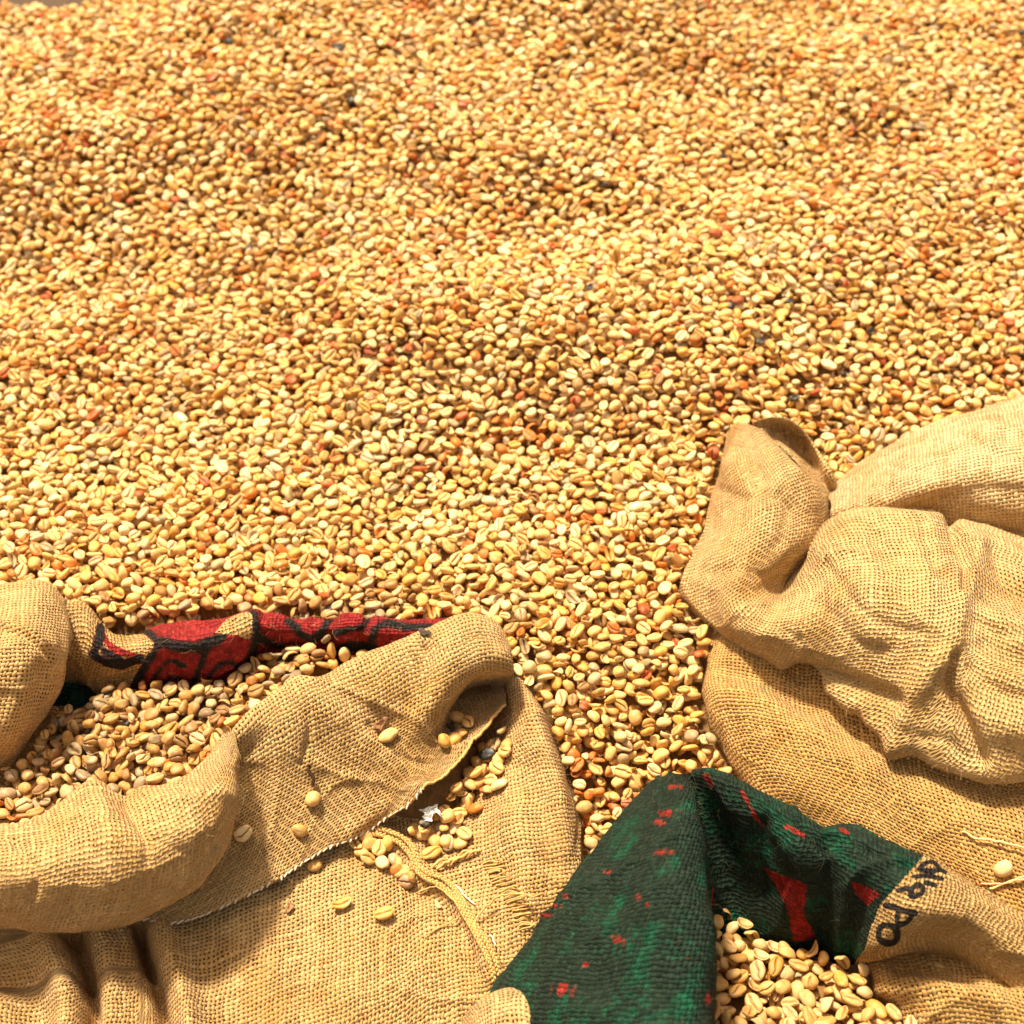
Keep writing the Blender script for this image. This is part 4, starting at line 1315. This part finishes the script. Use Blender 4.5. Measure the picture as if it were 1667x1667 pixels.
def loose(x, y, shape, face, colour, label, yaw=None, size=1.0, tilt=0.25, lift=0.0025, name='coffee_bean', cat='coffee bean', group='loose beans lying on the burlap'):
    """face 'cut' shows the cut side, 'back' the dome"""
    p, n = spot(x, y)
    base = Vector(n).to_track_quat('Z', 'Y').to_matrix()
    yaw = random.uniform(0, 6.28) if yaw is None else math.radians(yaw)
    e = Euler((random.gauss(0, tilt) + (math.pi if face == 'cut' else 0), random.gauss(0, tilt), 0))
    R = base @ Matrix.Rotation(yaw, 3, 'Z') @ e.to_matrix()
    o = link(name, BEAN_ME[shape])
    o.rotation_euler = R.to_euler()
    o.location = Vector(p) + Vector(n) * lift * size
    o.scale = (size * 0.98,) * 3
    o.color = tuple(colour) + (1,)
    tag(o, label, cat, group)
    return o


CR, PC, TN, GD, GY_, BR, OR, DK = [tuple(PALETTE[q]) for q in (0, 1, 2, 3, 5, 6, 7, 9)]
F_ = 'on the stitched burlap flap'
K_ = 'in the pocket under the flap edge'
LOOSE = [
    (508, 1301, 3, 'back', CR, 'round cream coffee bean with a dark twig leaning on it'),
    (393, 1359, 1, 'cut', PC, 'pale bean showing its cut beside the thick front roll of burlap'),
    (487, 1352, 4, 'back', TN, 'small brownish bean just below the bean with the twig'),
    (630, 1199, 2, 'back', CR, 'cream bean beside a broken brown husk ' + F_),
    (717, 1211, 3, 'cut', GD, 'golden bean with its cut up, lowest left of the cluster in the flap hollow'),
    (743, 1172, 0, 'back', TN, 'tan bean half hidden behind the long bean in the flap hollow'),
    (765, 1181, 2, 'cut', CR, 'long cream bean with open cut at the top of the flap hollow'),
    (740, 1209, 1, 'back', GD, 'golden bean in the middle of the flap hollow cluster'),
    (753, 1199, 4, 'back', TN, 'brown tinged bean right of the flap hollow cluster'),
    (804, 1216, 0, 'back', CR, 'cream bean at the upper end of the pocket under the flap edge'),
    (829, 1224, 1, 'cut', CR, 'cream bean with open cut, rightmost in the pocket under the flap edge'),
    (832, 1212, 4, 'back', TN, 'tan bean behind the rightmost bean of the pocket'),
    (781, 1245, 4, 'back', TN, 'small tan bean leaning on the flap edge in the pocket'),
    (799, 1236, 3, 'back', CR, 'cream bean in the upper middle of the pocket under the flap'),
    (792, 1258, 4, 'back', TN, 'small round bean in the middle of the pocket under the flap'),
    (815, 1252, 1, 'cut', CR, 'cream bean with faint cut above the long bean of the pocket'),
    (804, 1273, 2, 'cut', CR, 'long cream bean on the right edge of the pocket'),
    (818, 1280, 0, 'back', PC, 'pale bean below the long bean of the pocket'),
    (786, 1277, 1, 'cut', TN, 'tan bean with folded cut at the bottom of the pocket'),
    (763, 1284, 5, 'cut', BR, 'dark brown hollow bean at the bottom of the pocket'),
    (746, 1268, 2, 'back', CR, 'cream bean under the flap edge near the rust red one'),
    (735, 1283, 6, 'back', TN, 'tan bean pressed against the rust red one'),
    (720, 1291, 3, 'back', (0.34, 0.10, 0.025), 'rust red bean in the dark of the pocket by the white scrap'),
    (762, 1316, 7, 'back', GD, 'thin golden husk below the pocket beans'),
    (780, 1318, 4, 'back', OR, 'orange bean below the pocket beans'),
    (674, 1356, 0, 'back', CR, 'smooth cream bean nearest the cord seam under the white scrap'),
    (700, 1357, 4, 'back', TN, 'tan bean between the smooth bean and the grey one'),
    (719, 1353, 3, 'back', GY_, 'greyish bean below the white scrap'),
    (745, 1349, 2, 'back', PC, 'long pale bean right of the greyish bean'),
    (761, 1362, 0, 'cut', CR, 'cream bean at the right end of the row below the white scrap'),
    (733, 1377, 1, 'cut', GY_, 'grey bean with split cut by the frayed burlap'),
    (752, 1376, 4, 'back', CR, 'small cream bean beside the split grey bean'),
    (701, 1395, 2, 'cut', GD, 'curved golden bean lying against the cord seam'),
    (578, 1376, 5, 'cut', CR, 'curled cream bean coming out from under the flap edge'),
    (597, 1364, 0, 'back', CR, 'cream bean standing behind the curled one at the flap edge'),
    (618, 1386, 1, 'cut', CR, 'cream bean with clear cut left of the cord seam'),
    (598, 1403, 4, 'cut', TN, 'small tan bean left of the pair by the cord seam'),
    (619, 1407, 0, 'back', PC, 'pale bean below the bean with clear cut by the cord seam'),
    (638, 1404, 4, 'back', GY_, 'grey bean tucked against the cord seam'),
    (641, 1422, 4, 'back', OR, 'small orange bean in the lower group by the cord seam'),
    (660, 1420, 1, 'cut', CR, 'cream bean with cut in the lower group by the cord seam'),
    (664, 1437, 3, 'cut', (0.40, 0.25, 0.14), 'brown bean lowest in the group by the cord seam'),
    (556, 1475, 5, 'cut', GD, 'hollow golden bean with a dark opening on the sack body'),
    (625, 1491, 0, 'cut', GD, 'golden bean with straight cut, alone on the sack body'),
    (513, 1413, 4, 'back', TN, 'tan bean peeping out below the stitched edge'),
    (790, 1222, 4, 'back', TN, 'small tan bean under the upper part of the flap edge'),
    (817, 1236, 0, 'back', CR, 'cream bean between the two upper beans of the pocket'),
    (770, 1262, 1, 'back', CR, 'cream bean pressed to the flap edge above the dark hollow bean'),
    (752, 1290, 0, 'back', TN, 'tan bean below the dark hollow bean of the pocket'),
    (801, 1289, 4, 'back', CR, 'small cream bean at the lower right end of the pocket'),
    (690, 1362, 3, 'back', CR, 'round cream bean in front of the tan one below the white scrap'),
    (709, 1372, 1, 'back', TN, 'tan bean in front of the greyish bean below the white scrap'),
    (588, 1390, 4, 'back', CR, 'small cream bean under the curled one at the flap edge'),
    (606, 1377, 0, 'back', TN, 'tan bean wedged between the curled bean and the clear cut one'),
    (632, 1372, 4, 'back', GD, 'golden bean touching the cord seam beside the clear cut one'),
    (650, 1411, 4, 'back', CR, 'small cream bean between the orange and cut beans by the cord seam'),
    (676, 1428, 4, 'back', TN, 'tan bean at the lower right of the group by the cord seam'),
    (1632, 1414, 1, 'back', PC, 'pale bean on the golden sack between the raffia strands'),
    (1540, 1560, 2, 'back', (0.55, 0.46, 0.17), 'greenish yellow bean lying below the black lettering'),
]
YAWS = {765: 40, 829: 30, 393: 10, 625: 0, 618: 55, 804: 45, 701: 140, 508: 20, 1540: -25, 717: 60, 556: 0}
for (x, y, sh, fc, c, lb) in LOOSE:
    loose(x, y, sh, fc, c, lb, yaw=YAWS.get(x), tilt=0.12 if x in YAWS else 0.3, lift=0.007 if x == 1540 else 0.0027)


def chip(name, x, y, w, l, h, colour_mat, label, cat, yaw=0.0):
    p, n = spot(x, y)
    base = Vector(n).to_track_quat('Z', 'Y').to_matrix() @ Matrix.Rotation(yaw, 3, 'Z')
    v, f = [], []
    k = 9
    for r_, (sx, zz) in enumerate(((0.0, 0.2), (0.55, 0.5), (1.0, 1.0), (0.95, 0.75), (0.5, 0.25), (0.0, 0.0))):
        for q in range(k):
            a = q * 2 * math.pi / k
            jt = 1 + 0.3 * math.sin(3 * a + x) + 0.15 * math.sin(5 * a + y)
            v.append((math.cos(a) * l * sx * jt, math.sin(a) * w * sx * jt, h * zz * (1 + 0.5 * math.sin(2 * a + x))))
    for r_ in range(5):
        for q in range(k):
            f.append((r_ * k + q, r_ * k + (q + 1) % k, (r_ + 1) * k + (q + 1) % k, (r_ + 1) * k + q))
    o = link(name, mesh_np(name, np.array(v), np.array(f)), None, colour_mat)
    o.rotation_euler = base.to_euler()
    o.location = Vector(p) + Vector(n) * 0.0004
    tag(o, label, cat)
    return o


M_HUSK = plain('brown_husk', (0.36, 0.19, 0.09), 0.6, 900.0, 0.4, 0.4)
M_DARKCHIP = plain('grey_chip', (0.085, 0.06, 0.045), 0.7, 1200.0, 0.5, 0.5)
chip('husk', 617, 1180, 0.0026, 0.0042, 0.0022, M_HUSK, 'broken brown husk beside a cream bean on the flap', 'husk', 0.3)
chip('husk', 471, 1480, 0.0018, 0.0032, 0.0014, M_HUSK, 'small brown husk on the sack body below the stitched edge', 'husk', 0.9)
chip('bark_chip', 692, 1033, 0.0017, 0.0040, 0.0022, M_DARKCHIP, 'dark chip of bark on top of the flap beside the red rim', 'bark chip', 0.4)
chip('husk', 733, 1187, 0.0020, 0.0036, 0.0016, M_DARKCHIP, 'dark grey husk among the beans in the flap hollow', 'husk', 0.1)
chip('husk', 712, 1476, 0.0012, 0.0026, 0.0008, M_STRAW, 'pale yellow flake beside the cord seam on the sack body', 'husk', 0.2)
# twig standing against the round bean
p, n = spot(510, 1292)
p = Vector(p)
tw = [p + Vector((0.0004 * k * math.sin(k), 0.0006 * k + 0.001, 0.0048 + 0.0015 * k)) for k in range(7)]
v, f = tube(np.array([tuple(q) for q in tw]), np.array([0.0011, 0.00105, 0.0009, 0.001, 0.0009, 0.0011, 0.0013]), 7)
tag(link('twig', mesh_np('twig', v, f), None, M_TWIG), 'short dark twig standing against a round bean on the flap', 'twig')

# ------------------------------------------------------------------ thread work on the left sack
def child(name, v, f, parent, mat):
    o = link(name, mesh_np(name, v, f), parent, mat)
    o.matrix_parent_inverse = Matrix.Translation(parent.location).inverted()
    return o


# white whip stitches along the free edge of the flap
edge = flapA_V[:, -1] if np.abs(project(flapA_V[0, -1])[1] - 1490) < 40 else flapA_V[:, 0]
seg = np.concatenate([[0], np.cumsum(np.linalg.norm(np.diff(edge, axis=0), axis=1))])
epx, epy, _ = project(edge)
edge_c = edge
stop = int(np.argmax(epx > 690)) if epx[-1] > epx[0] else len(epx)
edge, rest_edge = edge[:stop], edge[stop - 2:]
seg = seg[:stop]
n_st = int(seg[-1] / 0.0033)
cp = np.array([np.interp(np.linspace(0, 1, 7), [0, 1], [0, 0])]).T
u = np.linspace(-1, 1, 9)
sv, sf = tube(np.stack([u * 0.0017, 0.0009 * u, 0.0006 * (1 - u * u)], 1), 0.00052 * np.sqrt(np.clip(1.02 - u ** 4, 0.02, 1)), 6)
st_me = mesh_np('stitch', sv, sf)
st_me.materials.append(M_COTTON)
for k in range(n_st):
    if random.random() < 0.08: continue
    s0 = (k + 0.5) * seg[-1] / n_st
    pt = np.array([np.interp(s0, seg, edge[:, q]) for q in range(3)])
    p2 = np.array([np.interp(min(s0 + 0.002, seg[-1]), seg, edge[:, q]) for q in range(3)])
    p1 = np.array([np.interp(max(s0 - 0.002, 0), seg, edge[:, q]) for q in range(3)])
    d = Vector(p2 - p1).normalized()
    nn = Vector((0, -0.35, 1)).normalized()
    side = nn.cross(d).normalized()
    nn = d.cross(side)
    R = Matrix((d, side, nn)).transposed()
    o = link('stitch', st_me, sackA)
    o.matrix_parent_inverse = Matrix.Translation(sackA.location).inverted()
    o.location = Vector(pt) + nn * 0.0004
    o.rotation_euler = (R @ Matrix.Rotation(random.gauss(0, 0.22), 3, 'Z')).to_euler()
    o.scale = (random.uniform(0.7, 1.15), random.uniform(0.6, 1.1), random.uniform(0.6, 1.1))

v, f = tube(rest_edge + np.array([0, 0, 0.0003]) + RNG.normal(0, 0.00022, rest_edge.shape), 0.0006 + RNG.random(len(rest_edge)) * 0.0003, 6)
child('torn_hem', v, f, sackA, M_YARN)

# two braided cords of the seam
seam = smooth_poly([(596, 1346), (625, 1354), (655, 1368), (672, 1388), (678, 1410), (695, 1424), (722, 1436), (742, 1458), (760, 1488), (778, 1520), (795, 1548), (806, 1575), (812, 1600)], 150)
for off in (-4.5, 5.0):
    sm = [(x + off * 0.75, y - off * 0.55) for x, y in seam]
    c = curve_on(bodyA_V, sm, 0.0016)
    ker = np.ones(9) / 9
    c = np.stack([np.convolve(np.pad(c[:, q], 4, mode='edge'), ker, 'valid') for q in range(3)], 1)
    L = np.concatenate([[0], np.cumsum(np.linalg.norm(np.diff(c, axis=0), axis=1))])
    ss = np.linspace(0, L[-1], 420)
    cc = np.stack([np.interp(ss, L, c[:, q]) for q in range(3)], 1)
    t = np.gradient(cc, axis=0); t /= np.linalg.norm(t, axis=1, keepdims=True)
    a = np.cross(t, (0, 0, 1.0)); a /= np.linalg.norm(a, axis=1, keepdims=True)
    b = np.cross(a, t)
    strands = []
    for ph in range(3):
        w = ss / 0.0062 * 2 * math.pi + ph * 2 * math.pi / 3
        strands.append(tube(cc + 0.0009 * (np.sin(w)[:, None] * a + 0.7 * np.sin(2 * w)[:, None] * b) + RNG.normal(0, 0.00009, cc.shape), 0.00055, 5))
    v, f = join_vf(strands)
    child('seam_cord', v, f, sackA, M_YARN)


def yarn(poly, parent, grid, rad, lifts, mat, name, n=60):
    sm = smooth_poly(poly, n)
    c = curve_on(grid, sm, 0.0)
    ker = np.ones(7) / 7
    c = np.stack([np.convolve(np.pad(c[:, q], 3, mode='edge'), ker, 'valid') for q in range(3)], 1)
    up = np.interp(np.linspace(0, 1, n), np.linspace(0, 1, len(lifts)), lifts)
    c[:, 2] += up
    c = c + 0.0004 * np.stack([vnoise(c * 400.0, 3), vnoise(c * 400.0, 4), vnoise(c * 400.0, 5)], 1)
    v, f = tube(c, rad * (1.0 + 0.25 * vnoise(c * 700.0, 6)) * np.interp(np.linspace(0, 1, n), [0, 0.08, 0.85, 1], [0.7, 1, 1, 0.35]), 6)
    return child(name, v, f, parent, mat)


yarn([(676, 1453), (700, 1450), (722, 1460), (738, 1478), (748, 1490), (742, 1500), (715, 1508), (690, 1525)], sackA, bodyA_V, 0.00042, [0.0008, 0.003, 0.004, 0.003, 0.0012, 0.0008], M_YARN, 'loose_yarn')
yarn([(765, 1520), (775, 1500), (795, 1480), (820, 1470), (845, 1471), (868, 1477), (890, 1480)], sackA, bodyA_V, 0.00044, [0.001, 0.004, 0.007, 0.008, 0.009, 0.012], M_YARN, 'loose_yarn')
# frayed yarns of the seam allowance
for k in range(24):
    q = k / 23
    x = 778 + 66 * q + random.uniform(-3, 3)
    y = 1404 + 108 * q + random.uniform(-2, 2)
    ln = random.uniform(24, 40)
    yarn([(x, y), (x + ln * 0.5, y - 3 + random.uniform(-2, 2)), (x + ln, y - 2 + random.uniform(-6, 6))], sackA, bodyA_V, 0.00038, [0.0008, 0.0015, random.uniform(0.0008, 0.004)], M_YARN, 'frayed_yarn', 14)
for k in range(7):
    x, y = 716 + 8.5 * k, 1408 - 2.0 * k * (1 if k < 4 else 1.6) + random.uniform(-3, 3)
    yarn([(x - 12, y + 6), (x, y), (x + 14, y - 9)], sackA, bodyA_V, 0.0007, [0.0008, 0.0035, 0.001], M_YARN, 'frayed_yarn', 12)
# tangle of white cotton at the torn corner of the flap
p, n = spot(700, 1328)
c0 = np.array(P(702, 1324, 100 * p[2] + 1.3))
k_ = 22
gu, gv = np.meshgrid(np.linspace(-1, 1, k_), np.linspace(-1, 1, k_), indexing='ij')
q_ = np.stack([gu.ravel() * 1.6, gv.ravel() * 1.6, np.zeros(k_ * k_)], 1)
sv = np.stack([gu.ravel() * 0.0040, gv.ravel() * 0.0026 + 0.0008 * np.sin(gu.ravel() * 4), np.zeros(k_ * k_)], 1)
sv += np.stack([0.0010 * vnoise(q_ * 1.3, 61), 0.0010 * vnoise(q_ * 1.3, 62), 0.0022 * (1 - np.abs(vnoise(q_ * 1.4, 63))) ** 3 + 0.0008 * vnoise(q_ * 2.6, 64)], 1)
a_, b_ = np.meshgrid(np.arange(k_ - 1), np.arange(k_ - 1), indexing='ij')
sf_ = np.stack([a_ * k_ + b_, (a_ + 1) * k_ + b_, (a_ + 1) * k_ + b_ + 1, a_ * k_ + b_ + 1], -1).reshape(-1, 4)
scrap = link('paper_scrap', mesh_np('paper_scrap', sv, sf_), None, plain('white_paper', (0.80, 0.80, 0.79), 0.6, 500.0, 0.08))
scrap.location = c0
scrap.rotation_euler = (0.3, -0.15, 0.35)
scrap.modifiers.new('thickness', 'SOLIDIFY').thickness = 0.00015
tag(scrap, 'small crumpled white scrap by the torn corner of the flap', 'scrap')
for poly in ([(742, 1440), (755, 1455), (775, 1474)], [(798, 1520), (806, 1532), (808, 1542)]):
    yarn(poly, sackA, bodyA_V, 0.00045, [0.0018, 0.0022, 0.0018], M_COTTON, 'white_thread', 20)
# raffia on the golden sack
yarn([(1560, 1352), (1585, 1366), (1620, 1374), (1667, 1388), (1720, 1398)], sackB, bodyB_V, 0.0006, [0.0008, 0.003, 0.004, 0.003], M_STRAW, 'raffia_strand')
yarn([(1605, 1450), (1630, 1441), (1660, 1436), (1720, 1420)], sackB, bodyB_V, 0.00055, [0.001, 0.003, 0.004], M_STRAW, 'raffia_strand')
yarn([(1590, 1440), (1630, 1442), (1665, 1430), (1720, 1410)], sackB, bodyB_V, 0.00042, [0.001, 0.003, 0.004], M_STRAW, 'raffia_strand')

# ------------------------------------------------------------------ stray fibres standing off the burlap
for root in (sackA, sackB, sackC):
    tubes_ = []
    for V, N, fz_ in FIBRES[root.name]:
        if not fz_: continue
        fl, nl = V.reshape(-1, 3), N.reshape(-1, 3)
        area = np.linalg.norm(V[1, 1] - V[0, 0])
        n_f = int(fz_ * min(1100, len(fl) * 0.012) * (0.5 if root is sackC else 1))
        idx = RNG.integers(0, len(fl), n_f)
        for b in idx:
            L = random.uniform(0.002, 0.0075)
            d = nl[b] * random.uniform(0.15, 0.8) + RNG.normal(0, 0.6, 3)
            d /= np.linalg.norm(d)
            if d @ nl[b] < 0: d -= 2 * (d @ nl[b]) * nl[b]
            cdir = np.cross(d, RNG.normal(0, 1, 3)); cdir /= np.linalg.norm(cdir) + 1e-9
            s_ = np.linspace(0, 1, 5)[:, None]
            pts = fl[b] + L * (d * s_ + cdir * random.uniform(-0.5, 0.5) * s_ ** 2) - nl[b] * 0.45 * L * s_ ** 2
            tubes_.append(tube(pts, (0.000045 if root is not sackC else 0.00003) * np.linspace(1.2, 0.6, 5), 3))
    v, f = join_vf(tubes_)
    o = child('stray_fibres', v, f, root, M_FIBRE if root is not sackC else M_FIBRE_DARK)
    o['kind'] = 'stuff'
